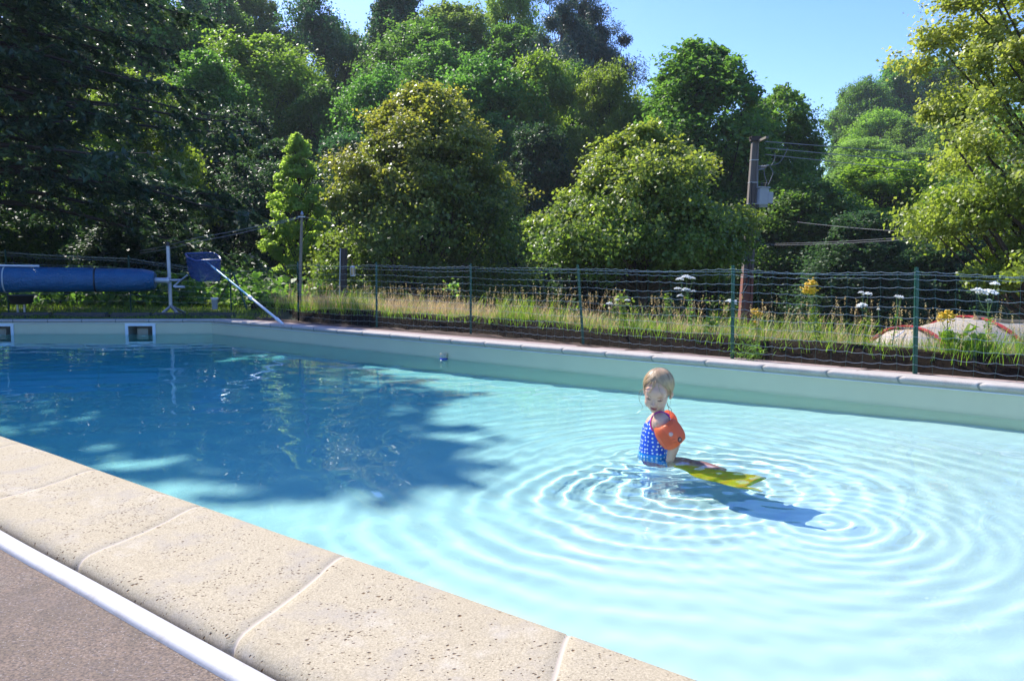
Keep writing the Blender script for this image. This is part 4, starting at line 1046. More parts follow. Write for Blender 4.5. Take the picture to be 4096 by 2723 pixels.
cl = vnoise(P[:, 0] * 1.6, P[:, 1] * 1.6, 61)
blades('grass', P, (.06 + .20 * rng.random(len(P)) * (.3 + cl)), .3 + .5 * rng.random(len(P)), .006, M['grass_green'], rng)
P, s, o_ = band(22000, .25, 2.4, .06)
cl = vnoise(P[:, 0] * 1.3, P[:, 1] * 1.3, 62); keep = cl > .33 + .25 * sst(-1, 3, P[:, 0]) * rng.random(len(P)) + .2 * sst(0, 3, P[:, 0]); P = P[keep]; cl = cl[keep]; dm = np.hypot(P[:, 0], P[:, 1])
blades('dry_grass', P, (.10 + .30 * rng.random(len(P)) * cl) * (1 - .35 * sst(0, 3, P[:, 0])), .35 + .7 * rng.random(len(P)), .0045, M['grass_dry'], rng)
P, s, o_ = band(9000, .2, 2.2, .08)
cl = vnoise(P[:, 0] * 2.1 + 9, P[:, 1] * 2.1, 71); P = P[cl > .62]
blades('tall_weeds', P, .16 + .30 * rng.random(len(P)) * (1 - .3 * sst(0, 3, P[:, 0])), .25 + .5 * rng.random(len(P)), .008, M['grass_green'], rng)
# seed stalks
P, s, o_ = band(950, .22, 1.6, .04)
hh = .16 + .36 * rng.random(len(P)) ** 1.3
o, tipsP = blades('grass_stalks', P, hh, .1 + .55 * rng.random(len(P)), .004, M['grass_dry'], rng)
vv = []; tt_ = tipsP[:, None, :] + rng.normal(size=(len(P), 16, 3)) * np.array([.005, .005, .030]) - np.array([0, 0, .02]); tt_ = tt_.reshape(-1, 3)
dm_ = MB(); root_ = empty('x', (0, 0, 0)); 
o = leaf_mesh('seed_heads', tt_, unit(rng, len(tt_)), .011 + .008 * rng.random(len(tt_)), M['grass_dry'], None, rng, rng.random(len(tt_)), None, .35); tag(o, kind='stuff'); bpy.data.objects.remove(root_)
# lawn on the left and weeds behind the end coping
n = 26000; P = np.stack([-15 + 11.5 * rng.random(n), 13.7 + 6.5 * rng.random(n) ** 1.4, np.zeros(n)], 1); P = P[(P[:, 1] > Fp.y + .55)]
P[:, 2] = ground_z(P[:, 0], P[:, 1]) - .01
blades('lawn', P, .04 + .07 * rng.random(len(P)), .3 + .4 * rng.random(len(P)), .009, M['grass_green'], rng)
n = 5200; P = np.stack([-12 + 8.5 * rng.random(n), Fp.y + .45 + .5 * rng.random(n), np.zeros(n)], 1); P[:, 2] = ground_z(P[:, 0], P[:, 1]); P = P[P[:, 0] < -4.6]
blades('weeds', P, .05 + .10 * rng.random(len(P)) * vnoise(P[:, 0] * 2, P[:, 1], 4) * 1.4, .5 + .8 * rng.random(len(P)), .011, M['grass_green'], rng)
# edging stones behind the end coping
xs_ = -4.9
k = 0
while xs_ > -11:
    L_s = .5 + .5 * rng.random(); c = Vector((xs_ - L_s / 2, A.y + .74 + .03 * rng.normal(), -.0))
    mb = MB(); mb.box(c, (L_s * .96, .16, .13), Euler((.05 * rng.normal(), 0, .04 * rng.normal())), .025); o = mb.build('edging_stone', M.setdefault('edge_stone', plain('dark_edging_stone', (.07, .07, .065), .9, var=.5, scale=9, bump=.8)), origin=tuple(c))
    tag(o, 'dark mossy edging stone in the low row between the end coping and the lawn', 'edging stone', 'edging stones behind the end of the pool'); xs_ -= L_s + .02
# ferns
def fern(base, seed, R=.42):
    rng = rs(seed); root = empty('fern', base); P, N, T, V_, Sz = [], [], [], [], []
    st = MB()
    for k in range(12):
        a = k * 2.4 + rng.normal() * .3; out = np.array([math.cos(a), math.sin(a), 0]); sd = np.array([-out[1], out[0], 0]); L = R * (.7 + .5 * rng.random()); hgt = .32 + .3 * rng.random()
        s = np.linspace(.12, 1, 22); pz = L * hgt * 2.2 * (s - .62 * s ** 2); c = np.array(base)[None] + out[None] * (L * s ** 1.1)[:, None] + np.array([0, 0, 1.0])[None] * pz[:, None]
        st.tube([Vector(p) for p in c[::3]], .003, 3, cap=False)
        for sg in (-1, 1):
            ln = L * .26 * np.sin(np.pi * np.clip(s * .85 + .12, 0, 1)) ** .8
            P.append(c + sd[None] * (sg * ln / 2)[:, None] + out * .02); T.append(np.repeat((sd * sg + out * .35)[None], 22, 0) + np.array([0, 0, -.25])); Sz.append(ln); N.append(np.repeat(np.array([[0, 0, 1.0]]), 22, 0) + rng.normal(size=(22, 3)) * .25); V_.append(np.full(22, rng.random()))
    P, N, T, Sz = map(np.concatenate, (P, N, T, Sz)); N = norm_(N)
    t = norm_(T - N * (T * N).sum(1, keepdims=True)); b = np.cross(N, t); Lh = Sz[:, None] / 2; W = .012 + Lh * .16
    v = np.stack([P - t * Lh, P + b * W, P + t * Lh, P - b * W], 1).reshape(-1, 3)
    np_mesh('frond', v, np.arange(len(v)).reshape(-1, 4), M['fern'], root, {'var': ('FACE', np.concatenate(V_))}); st.build('stem', M['grass_green'], root)
    return root
fr = fern((0, 0, 0), 5); first = True
for x, y, sc in [(520, 1215, .9), (560, 1218, 1.1), (600, 1212, 1.2), (640, 1216, 1.25), (662, 1222, 1.1), (700, 1214, 1.3), (735, 1218, 1.1), (770, 1216, 1.2), (800, 1222, 1.1), (830, 1224, .9), (885, 1226, .9), (930, 1226, .8), (545, 1208, 1.0), (620, 1206, 1.25), (680, 1205, 1.2), (750, 1207, 1.15), (820, 1212, 1.0), (1130, 1240, .7), (1230, 1245, .9), (1260, 1240, .8), (1290, 1250, .7), (480, 1210, .7)]:
    g = G(x, y, -.05); g.z = gz(g.x, g.y); lb = 'pale green fern in the sunlit fern bed behind the roller stand and fence corner'
    if first: fr.location = g; fr.scale = (sc,) * 3; tag(fr, lb, 'fern', 'ferns behind the end of the pool'); first = False
    else: copy_thing(fr, g, rng.random() * 6, sc, lb, 'ferns behind the end of the pool')
# flowers
M['petal_white'] = plain('white_florets', (.78, .78, .72), .7); M['petal_yellow'] = plain('yellow_florets', (.75, .48, .02), .6); M['stem'] = plain('stem_green', (.12, .2, .04), .6, var=.4)
def fence_pt(px, py, off):
    d = ray(px, py); best = None
    for s in np.linspace(0, cum[-1], 500):
        p, n = along(s); q_ = p + n * off; e = abs(q_.x * d.y - q_.y * d.x) / q_.length
        if q_.y > 0 and (best is None or e < best[0]): best = (e, q_)
    return V(px, py, best[1].y)
def flower(px, py, heads, off, label, kind='yarrow', root_px=None, seed=1, leafy=10):
    """heads: (dpx, dpy, radius in px) list round the main head position"""
    rng = rs(seed); top = fence_pt(px, py, off); x0 = V(root_px if root_px else px, py, top.y)
    base = Vector((x0.x, top.y, gz(x0.x, top.y))); root = empty(kind, base, label, 'wildflower'); sc = top.y / F_PX
    st = MB(); fork = base.lerp(top, .72) ; st.tube([base, base.lerp(top, .35) + Vector((rng.normal() * .01, 0, 0)), fork], [.005, .0045, .0035], 5)
    hm = []; 
    for dx, dy, r in heads:
        c = top + Vector((dx * sc, rng.normal() * .01, -dy * sc)); st.tube([fork, fork.lerp(c, .6) + Vector((dx * sc * .15, 0, -.01)), c], [.003, .0025, .002], 4)
        hm.append((c, r * sc))
    st.build('stem', M['stem'], root)
    for c, r in hm:
        mb = MB(); n = 46
        for i in range(n):
            a = i * 2.4; q_ = math.sqrt(i / n) * r
            if kind == 'yarrow': p = c + Vector((q_ * math.cos(a), q_ * math.sin(a), .42 * r * (1 - (q_ / r) ** 2) + rng.normal() * .003)); rr = r * .19
            else: p = c + Vector((rng.normal() * r * .5, rng.normal() * r * .5, rng.normal() * r * .45)); rr = r * .27
            mb.lathe(p, [(rr * .5, -rr * .4), (rr, 0), (rr * .6, rr * .4)], 5, Vector((rng.normal() * .3, rng.normal() * .3, 1)))
        mb.build('flower_head', M['petal_white' if kind == 'yarrow' else 'petal_yellow'], root)
    n = leafy * 6; t = rng.random(n) * .7 + .05; P = np.array([list(base.lerp(fork, x / .75 if x < .7 else .95)) for x in t]); P += rng.normal(size=(n, 3)) * np.array([.022, .02, .01])
    leaf_mesh('leaf', P, unit(rng, n), .03 + .03 * rng.random(n), M['grass_green'], root, rng, rng.random(n), None, .22)
    return root
flower(2745, 1110, [(0, 0, 20), (-25, 8, 16), (22, 4, 14), (-32, 46, 14), (0, 50, 18), (28, 56, 12), (-22, 74, 13)], .35, 'tallest white yarrow with stacked heads, left of the fence post before the utility pole', seed=1, leafy=16, root_px=2775)
flower(2925, 1207, [(0, 0, 22), (14, 10, 10)], .22, 'single white yarrow head just left of the fence post before the utility pole', seed=2, root_px=2935)
flower(2508, 1202, [(0, 0, 12), (-70, 14, 14), (-40, -2, 10)], .4, 'three low white flower heads between the two middle fence posts on the right half', seed=3, leafy=22, root_px=2480)
flower(3470, 1178, [(0, 0, 18), (-22, -6, 12), (-18, 44, 20), (-34, 50, 12)], .45, 'white yarrow with four heads left of the last fence post', seed=4, leafy=18)
flower(3598, 1190, [(0, 0, 14), (-12, -4, 9), (8, 4, 10)], .45, 'slender white yarrow with one small head immediately left of the last fence post', seed=5, leafy=10, root_px=3576)
flower(3517, 1238, [(0, 0, 7)], .5, 'tiny white flower low between two yarrows left of the last fence post', seed=6, leafy=8)
flower(3950, 1175, [(0, 0, 38), (-42, -12, 22), (25, -38, 18), (5, 26, 12)], .25, 'largest white yarrow, broad flat heads above the tent at the right', seed=7, leafy=18, root_px=3975)
flower(3236, 1148, [(0, 0, 24), (10, -14, 16), (-12, 14, 18), (14, 14, 16)], .3, 'leaning yellow flower head highest above the grass right of the utility pole', 'goldenrod', root_px=3290, seed=8, leafy=40)
flower(3028, 1250, [(0, 0, 16), (-14, -8, 10), (12, 8, 12), (-4, 36, 9)], .5, 'yellow flower cluster at the foot of the utility pole', 'goldenrod', seed=9, leafy=30)
flower(3786, 1262, [(0, 0, 26), (-22, 10, 16), (20, 2, 16), (4, -14, 14)], .25, 'yellow flower head in front of the tent, right of the last fence post', 'goldenrod', root_px=3810, seed=10, leafy=34)
# leafy weeds: broad leaves
def weed(px, py, r, n, label, seed, mat='leaf_bright', off=.35, size=.07, h=1.0, asp=.85):
    rng = rs(seed); c = fence_pt(px, py, off); b = Vector((c.x, c.y, gz(c.x, c.y))); root = empty('leafy_weed', b, label, 'weed'); sc = c.y / F_PX * r
    P = np.array(c)[None] + rng.normal(size=(n, 3)) * np.array([sc * .5, sc * .4, sc * .5 * h])
    leaf_mesh('foliage', P, norm_(rng.normal(size=(n, 3)) * .6 + np.array([0, -.3, .7])), size * (.6 + .8 * rng.random(n)), M[mat], root, rng, rng.random(n), None, asp)
    st = MB()
    for k in range(6): st.tube([b, Vector(P[k])], .003, 4)
    st.build('stem', M['stem'], root)
weed(2480, 1215, 50, 70, 'bright green climbing weed with round leaves between the middle fence posts', 1, size=.045, h=1.2)
weed(3905, 1375, 62, 60, 'broad leaved green weed in front of the tent at the fence foot', 2, size=.085)
weed(3800, 1345, 30, 26, 'smaller broad leaved weed just left of the big one before the tent', 3, size=.07)
weed(2296, 1230, 18, 50, 'narrow upright green weed left of the leaning fence post', 4, 'grass_green', size=.03, h=2.4)
weed(2672, 1210, 20, 60, 'narrow upright green weed left of the tallest yarrow', 5, 'grass_green', size=.03, h=2.4)
weed(1812, 1145, 30, 45, 'small yellow-green sapling top showing just left of a fence post below the centre maple', 6, 'leaf_bright', off=1.2, size=.06)
weed(2850, 1290, 40, 50, 'low green weed between the tallest yarrow and the utility pole fence post', 7, size=.04)
weed(3000, 1410, 75, 260, 'straggly tuft spilling over the ground fabric at the fence post before the utility pole', 8, 'grass_green', off=.03, size=.075, h=.6, asp=.09)

# undergrowth that covers the slope under the trees
rng = rs(5); n = 1500; P0 = []
while len(P0) < n:
    y = 19 + 50 * rng.random() ** 1.3; x = (-.75 + 1.5 * rng.random()) * y
    P0.append((x, y))
P0 = np.array(P0); z0 = ground_z(P0[:, 0], P0[:, 1]); per = 110; r0_ = (.5 + .9 * rng.random(n)) * (.6 + P0[:, 1] / 45)
ci = np.repeat(np.arange(n), per); d = unit(rng, n * per); d[:, 2] = np.abs(d[:, 2])
P = np.stack([P0[ci, 0], P0[ci, 1], z0[ci]], 1) + d * (r0_[ci] * (.6 + .4 * rng.random(n * per)))[:, None] * np.array([1.2, 1, .8])
N = norm_(d * .5 + np.array([0, 0, .5]) + rng.normal(size=P.shape) * .55)
o = leaf_mesh('undergrowth', P, N, (.10 + .12 * rng.random(len(P))) * (.7 + P[:, 1] / 40), M['leaf_green'], None, rng, rng.random(n)[ci] * .5 + rng.random(len(P)) * .5, None, .7); tag(o, kind='stuff')

# ------------------------------------------------------------------ the child
def proj(v):                                # world point -> photo pixel
    d = Vector(v) - Vector((0, 0, HC)); c, s = math.cos(PITCH), math.sin(PITCH)
    fwd = d.y * c - d.z * s; up = d.y * s + d.z * c
    return CX + F_PX * d.x / fwd, CY - F_PX * up / fwd
YG = GIRL.y
def gp(cx, cy_, dd=0.0): return V(2500 + cx / 3.7325, 1440 + cy_ / 3.7325, YG + dd)
def evalmesh(name, mb, voxel, smooth=6, factor=.5):
    o = mb.build(name + '_src', None); 
    r = o.modifiers.new('r', 'REMESH'); r.mode = 'VOXEL'; r.voxel_size = voxel; r.use_smooth_shade = True
    s_ = o.modifiers.new('s', 'SMOOTH'); s_.iterations = smooth; s_.factor = factor
    dg = bpy.context.evaluated_depsgraph_get(); me = bpy.data.meshes.new_from_object(o.evaluated_get(dg)); me.name = name
    bpy.data.objects.remove(o); me.shade_smooth(); return me
def ball(mb, c, r, rot=None, n=18):
    r = (r, r, r) if not hasattr(r, '__len__') else r; m = rot or Matrix.Identity(3); c = Vector(c); v, f = [], []
    nl = n // 2 + 1
    for i in range(nl):
        th = math.pi * (i + .02) / (nl - 1 + .04)
        for k in range(n):
            ph = 2 * math.pi * k / n; v.append(c + m @ Vector((r[0] * math.sin(th) * math.cos(ph), r[1] * math.sin(th) * math.sin(ph), r[2] * math.cos(th))))
    for i in range(nl - 1):
        for k in range(n): f.append((i * n + k, (i + 1) * n + k, (i + 1) * n + (k + 1) % n, i * n + (k + 1) % n))
    f.append(tuple(range(n))); f.append(tuple(range(nl * n - 1, nl * n - n - 1, -1))); mb.add(v, f)
def limb(mb, pts, rad, n=14, steps=5):
    for (a, ra), (b, rb) in zip(zip(pts[:-1], rad[:-1]), zip(pts[1:], rad[1:])):
        L = (b - a).length; k = max(2, int(L / (min(ra, rb) * .45)))
        for i in range(k + 1):
            t = i / k; ball(mb, a.lerp(b, t), ra + (rb - ra) * t, n=12)
def UW(px, py, d):                          # point at depth d under the water whose refracted image falls on the pixel
    p = G(px, py, ZW); h = Vector((p.x, p.y, 0)).normalized(); return Vector((p.x, p.y, ZW - d)) + h * (1.06 * d)
HR = Matrix.Rotation(R_(7), 3, 'Y') @ Matrix.Rotation(R_(-21), 3, 'Z') @ Matrix.Rotation(R_(24), 3, 'X')
HO = gp(486, 470, -.015); HS = 1.04
def hd(x, y, z): return HO + HR @ (Vector((x, y, z)) * HS)
bm_ = MB()
# torso (seen from its left side) and pelvis
TS = [(410, 1560, .088, .098), (415, 1400, .082, .098), (432, 1270, .080, .100), (445, 1150, .079, .102), (468, 1030, .078, .104), (500, 930, .072, .102), (520, 870, .056, .085)]
for (a, b) in zip(TS[:-1], TS[1:]):
    for t in np.linspace(0, 1, 6):
        c = gp(a[0] + (b[0] - a[0]) * t, a[1] + (b[1] - a[1]) * t, .03); rx, ry = a[2] + (b[2] - a[2]) * t, a[3] + (b[3] - a[3]) * t
        ball(bm_, c, (rx, ry, .045), n=22)
# neck
limb(bm_, [gp(505, 860, .0), gp(515, 760, .0), hd(0, .02, -.05)], [.042, .031, .034])
# head
H_ = [((0, .018, .036), (.077, .091, .084)), ((0, -.028, -.02), (.064, .058, .078)), ((0, -.045, .026), (.060, .045, .045)), ((0, -.052, -.088), (.024, .024, .018)), ((0, -.035, -.07), (.045, .04, .034)),
      ((-.031, -.052, -.046), (.028, .027, .029)), ((.031, -.052, -.046), (.028, .027, .029)), ((0, -.084, -.022), (.008, .010, .016)), ((0, -.0945, -.036), (.0105, .0105, .0095)), ((-.010, -.086, -.040), (.0075, .008, .006)), ((.010, -.086, -.040), (.0075, .008, .006)),
      ((0, -.076, -.062), (.020, .013, .012)), ((0, -.073, .002), (.012, .010, .016))]
for c, r in H_: ball(bm_, hd(*c), [q_ * HS for q_ in r], HR, 20)
for sx in (-1, 1):
    er = HR @ Matrix.Rotation(sx * R_(28), 3, 'Z') @ Matrix.Rotation(R_(12), 3, 'X')
    ball(bm_, hd(sx * .077, .016, -.016), (.012, .007, .026), er, 14); ball(bm_, hd(sx * .073, .010, -.032), (.009, .008, .013), er, 12)
# near (left) arm
sh, el, wr = gp(545, 925, -.082), gp(735, 1270, -.115), gp(672, 1480, -.10)
ball(bm_, gp(535, 930, -.055), (.052, .052, .058), None, 20)
limb(bm_, [gp(520, 900, -.04), sh, el, wr, gp(660, 1560, -.105)], [.046, .045, .034, .0245, .021])
def hand(mb, w, d, side):
    d = d.normalized(); pal = w + d * .028; sd = side.normalized()
    for t in np.linspace(-1, 1, 4): limb(mb, [w + sd * t * .010, pal + sd * t * .019 + d * .012], [.012, .011])
    for k, (o_, L) in enumerate(((-1, .034), (-.35, .040), (.32, .037), (.95, .028))):
        b = pal + sd * o_ * .019 + d * .014; nrm = d.cross(sd); limb(mb, [b, b + d * L * .5 + nrm * .003, b + d * L * .95 - nrm * .006 + sd * o_ * .003], [.0078, .0068, .0056])
    b = w + d * .012 - sd * .018; limb(mb, [b, b + d * .016 - sd * .014, b + d * .034 - sd * .018], [.009, .0075, .006])
hand(bm_, gp(660, 1560, -.105), Vector((-.15, -.1, -1)), Vector((.2, 1, 0)))
# far (right) arm
limb(bm_, [gp(560, 930, .09), gp(610, 990, .15), gp(640, 1180, .17), gp(600, 1440, .14), gp(590, 1540, .13)], [.046, .04, .033, .025, .02])
hand(bm_, gp(590, 1545, .13), Vector((-.1, -.05, -1)), Vector((.2, -1, 0)))
# legs, trailing to the right just under the water
hip = gp(440, 1560, .03); TL = [hip, UW(2705, 1846, .10), UW(2762, 1852, .095), UW(2825, 1864, .085), UW(2885, 1880, .07)]
for o_ in (-.035, .035): limb(bm_, [p + Vector((.3 * o_, o_, 0)) for p in TL], [.066, .052, .040, .028, .020])
body_me = evalmesh('person', bm_, .0042, 5, .45)
m = NT('skin'); m.base(m.mix(m.noise(30, 4), (.60, .345, .24), (.67, .41, .295))); m.set(Roughness=.42)
m.p.inputs['Subsurface Weight'].default_value = .12; m.p.inputs['Subsurface Radius'].default_value = (.012, .005, .003); m.p.inputs['Subsurface Scale'].default_value = .6; M['skin'] = m.m
body_me.materials.append(M['skin'])
org = Vector((GIRL.x, GIRL.y, ZW)); body_me.transform(Matrix.Translation(-org))
person = bpy.data.objects.new('person', body_me); COL.objects.link(person); person.location = org
tag(person, 'small child waist deep in the pool in blue dotted swimsuit and orange armbands, looking down', 'person'); person.cycles.is_caustics_receiver = True
from mathutils.bvhtree import BVHTree
nv_ = len(body_me.vertices); co = np.empty(nv_ * 3, np.float32); body_me.vertices.foreach_get('co', co); co = co.reshape(-1, 3) + np.array(org)
polys = [tuple(p.vertices) for p in body_me.polygons]
bvh = BVHTree.FromPolygons([Vector(c) for c in co], polys)
def onbody(cx, cy_, lift=.002, tree=None):
    d = ray(2500 + cx / 3.7325, 1440 + cy_ / 3.7325).normalized(); h = (tree or bvh).ray_cast(Vector((0, 0, HC)), d)
    return (h[0] + h[1] * lift if h[1].dot(d) < 0 else h[0] - h[1] * lift) if h[0] is not None else None
def child_build(mb, name, mat, **k): 
    o = mb.build(name, mat, person, **k); o.cycles.is_caustics_receiver = True; return o
# swimsuit: the skin inside its outline, lifted off the body
no = np.empty(nv_ * 3, np.float32); body_me.vertices.foreach_get('normal', no); no = no.reshape(-1, 3)
d = co - np.array([0, 0, HC]); c_, s_ = math.cos(PITCH), math.sin(PITCH); fwd = d[:, 1] * c_ - d[:, 2] * s_; up = d[:, 1] * s_ + d[:, 2] * c_
cxs = (CX + F_PX * d[:, 0] / fwd - 2500) * 3.7325; cys = (CY - F_PX * up / fwd - 1440) * 3.7325
def segd(P, a, b):
    a, b = np.array(a), np.array(b); ab = b - a; t = np.clip(((P - a) @ ab) / (ab @ ab), 0, 1); return np.linalg.norm(P - a - t[:, None] * ab, axis=1)
neck = np.interp(cxs, [0, 300, 345, 440, 520, 620, 700], [945, 940, 925, 812, 770, 800, 860])
near = co[:, 1] < YG + .03
inside = (cys > neck) & ~(near & ((((cxs - 532) / 140) ** 2 + ((cys - 945) / 165) ** 2) < 1)) & (co[:, 2] > -.40)
arm_d = np.minimum(segd(co, sh, el) - .040, segd(co, el, wr) - .036); far_d = np.minimum(segd(co, gp(610, 990, .15), gp(640, 1180, .17)) - .042, segd(co, gp(640, 1180, .17), gp(600, 1440, .14)) - .036)
inside &= (arm_d > .004) & (far_d > .004) & ~((~near) & ((((cxs - 560) / 120) ** 2 + ((cys - 940) / 130) ** 2) < 1) & (co[:, 1] > YG + .1))
inside &= ~((cxs > 640) & (cys > 1000))
keep = [p for p in polys if all(inside[i] for i in p)]
used = sorted({i for p in keep for i in p}); mp = {i: k for k, i in enumerate(used)}
sv = [Vector(co[i]) + Vector(no[i]) * .0035 for i in used]; sf = [tuple(mp[i] for i in p) for p in keep]
m = NT('swimsuit_blue'); vo = m.n('ShaderNodeTexVoronoi', voronoi_dimensions='2D'); sp_ = m.n('ShaderNodeSeparateXYZ'); m.l(m.coord(), sp_.inputs[0]); cb = m.n('ShaderNodeCombineXYZ')
m.l(m.math('MULTIPLY', m.math('ARCTAN2', m.math('SUBTRACT', sp_.outputs[1], .03), sp_.outputs[0]), .088), cb.inputs[0]); m.l(sp_.outputs[2], cb.inputs[1]); m.l(cb.outputs[0], vo.inputs['Vector']); vo.inputs['Scale'].default_value = 42; vo.inputs['Randomness'].default_value = .45
dots = m.ramp(vo.outputs['Distance'], [(.20, (1, 1, 1)), (.24, (0, 0, 0))])
hem = m.ramp(m.math('MULTIPLY_ADD', sp_.outputs[2], 10.0, .0), [(.20, (1, 1, 1)), (.24, (0, 0, 0))])
bc = m.mix(hem, (.012, .09, .62), (.01, .26, .70)); m.base(m.mix(dots, bc, (.80, .85, .78))); m.set(Roughness=.4); m.bump(m.noise(22, 3, stretch=(1, 1, .4, .5)), .35, .01)
mb = MB(); mb.add(sv, sf); suit = child_build(mb, 'swimsuit', m.m)
M['magenta'] = plain('magenta_trim', (.50, .03, .30), .5)
def path_tube(name, pts2, r, mat, parent=person, n=6, tree=None, lift=.003):
    P = [onbody(x, y, lift, tree) for x, y in pts2]; P = [p for p in P if p is not None]
    if len(P) < 2: return None
    mb = MB(); mb.tube(P, r, n); o = mb.build(name, mat, parent); o.cycles.is_caustics_receiver = True; return o
hole = [(532 + 146 * math.cos(t) , 945 + 170 * math.sin(t)) for t in np.linspace(R_(140), R_(330), 36)]
path_tube('armhole_trim', hole, .0042, M['magenta'])
path_tube('neckline_trim', [(620, 800), (655, 835), (680, 870)], .0045, M['magenta'])
# lips, eyes, brows
M['lip'] = plain('lips', (.45, .11, .10), .35, var=.05); M['dark'] = plain('mouth_dark', (.10, .03, .025), .6); M['lid'] = plain('eyelid_skin', (.54, .30, .21), .7, var=.05); M['lash'] = plain('lashes', (.10, .065, .045), .6); M['brow'] = plain('brows', (.30, .17, .09), .8)
def face_tube(pts, r, mat, name, lift=.0):
    P = []
    for x, z in pts:
        h = bvh.ray_cast(hd(x, -.2, z), (HR @ Vector((0, 1, 0))).normalized())
        if h[0] is not None: P.append(h[0] - (HR @ Vector((0, 1, 0))) * lift)
    mb = MB(); mb.tube(P, r if not hasattr(r, '__len__') else r[:len(P)], 8); return child_build(mb, name, mat)
mx_ = np.linspace(-.0205, .0205, 11)
face_tube([(x, -.0575 - .0010 * math.cos(x * 150) - 5 * x * x) for x in mx_ * .86], [.0008 + .0026 * math.cos(x / .0205 * 1.5) for x in mx_], M['lip'], 'upper_lip', .0005)
face_tube([(x, -.0668 + 4 * x * x) for x in mx_ * .8], [.0008 + .0036 * math.cos(x / .0205 * 1.5) for x in mx_], M['lip'], 'lower_lip', .0005)
face_tube([(x, -.0616 - 3 * x * x) for x in mx_ * .84], .0013, M['dark'], 'mouth_line', .0022)
for sx in (-1, 1):
    ex = np.linspace(-.0135, .0135, 9)
    mb = MB(); h = bvh.ray_cast(hd(sx * .032, -.2, -.006), (HR @ Vector((0, 1, 0))).normalized())[0]
    ball(mb, h + HR @ Vector((0, .0088, .002)), (.0140, .0105, .0100), HR, 16); child_build(mb, 'eyelid', M['lid'])
    face_tube([(sx * .032 + x, -.0108 + 22 * x * x) for x in ex], [.0006 + .0015 * math.cos(x / .0135 * 1.4) for x in ex], M['lash'], 'eyelashes', .0032)
    mb = MB(); ball(mb, h + HR @ Vector((0, -.0012, -.0062)), (.0048, .003, .0022), HR, 10); child_build(mb, 'eye', plain('iris', (.10, .16, .22), .2) if sx < 0 else bpy.data.materials['iris'])
    ex = np.linspace(-.017, .015, 9)
    face_tube([(sx * (.033 + x), .014 - 14 * x * x) for x in ex], [.0004 + .0014 * math.cos(x / .017 * 1.4) for x in ex], M['brow'], 'eyebrow', .0)
for sx in (-1, 1):
    mb = MB(); h = bvh.ray_cast(hd(sx * .0055, -.2, -.0445), (HR @ Vector((0, 1, 0))).normalized())[0]
    if h: ball(mb, h, (.0022, .0015, .0012), HR, 8); child_build(mb, 'nostril', M['dark'])
# hair: a close wet cap and many combed strands
m = NT('blonde_hair'); vv_ = m.attr('var'); 
m.base(m.mix(m.noise(60, 4, stretch=(1, 1, .25)), m.mix(vv_, (.20, .11, .045), (.50, .33, .16)), (.56, .39, .21))); m.set(Roughness=.32); m.p.inputs['Specular IOR Level'].default_value = .6; M['hair'] = m.m
rng = rs(9); HC_, HRd = (0, .020, .034), (.0835, .0975, .091)
TA = R_(27)
def shell(th, ph, k=1.0):
    x, y, z = math.sin(th) * math.sin(ph), -math.sin(th) * math.cos(ph), math.cos(th)
    y, z = y * math.cos(TA) + z * math.sin(TA), z * math.cos(TA) - y * math.sin(TA)
    return hd(HC_[0] + HRd[0] * k * x, HC_[1] + HRd[1] * k * y, HC_[2] + HRd[2] * k * z)
def thend(ph):
    a = abs((ph + math.pi) % (2 * math.pi) - math.pi)
    return R_(float(np.interp(math.degrees(a), [0, 25, 50, 75, 95, 125, 180], [84, 88, 101, 112, 112, 104, 96])))
mb = MB(); v, f = [], []; nph, nth = 72, 26
for i in range(nth + 1):
    for k in range(nph):
        ph = 2 * math.pi * k / nph; th = .01 + (thend(ph) * .92) * i / nth; w_ = 1 + .010 * math.sin(ph * 31 + th * 3) + .006 * math.sin(ph * 57); v.append(shell(th, ph, w_ if i > 2 else 1))
for i in range(nth):
    for k in range(nph): f.append((i * nph + k, (i + 1) * nph + k, (i + 1) * nph + (k + 1) % nph, i * nph + (k + 1) % nph))
f.append(tuple(range(nph))); mb.add(v, f); mb.a = list(rng.random(len(mb.f)) * .6)
child_build(mb, 'hair', M['hair'], attr='var')
mb = MB()
for k in range(64):                          # wet locks, each a bundle of strands that meet at the tip
    ph = -math.pi + 6.283 * (k + rng.random()) / 64; side_ = 1 if ph > -.12 else -1; fr_ = max(0, math.cos(ph))
    te = thend(ph) * (.94 + .14 * rng.random()); sw = side_ * (.15 + .75 * fr_) + rng.normal() * .08; wv = rng.normal() * .06; cl_ = rng.random()
    for j_ in range(11):
        dp = rng.normal() * .075; a0 = rng.random() * .35; t2 = te * (.90 + .13 * rng.random()); kk = 1.006 + .022 * rng.random()
        P = []
        for j, t in enumerate(np.linspace(a0 * t2, t2, 11)):
            u = t / t2; P.append(shell(t, ph - sw * .45 + dp * (1 - .75 * u ** 2) + sw * u ** 2.2 + wv * math.sin(u * 9), kk + .012 * math.sin(u * 3) - .010 * u))
        mb.tube(P, [.0010 + .0011 * math.sin(math.pi * (j + 1) / 12) for j in range(11)], 4, cap=False, a=float(np.clip(cl_ * .7 + rng.random() * .4, 0, 1)))
child_build(mb, 'hair_strands', M['hair'], attr='var')
M['hair_wet'] = plain('wet_hair', (.30, .20, .10), .3, var=.3)
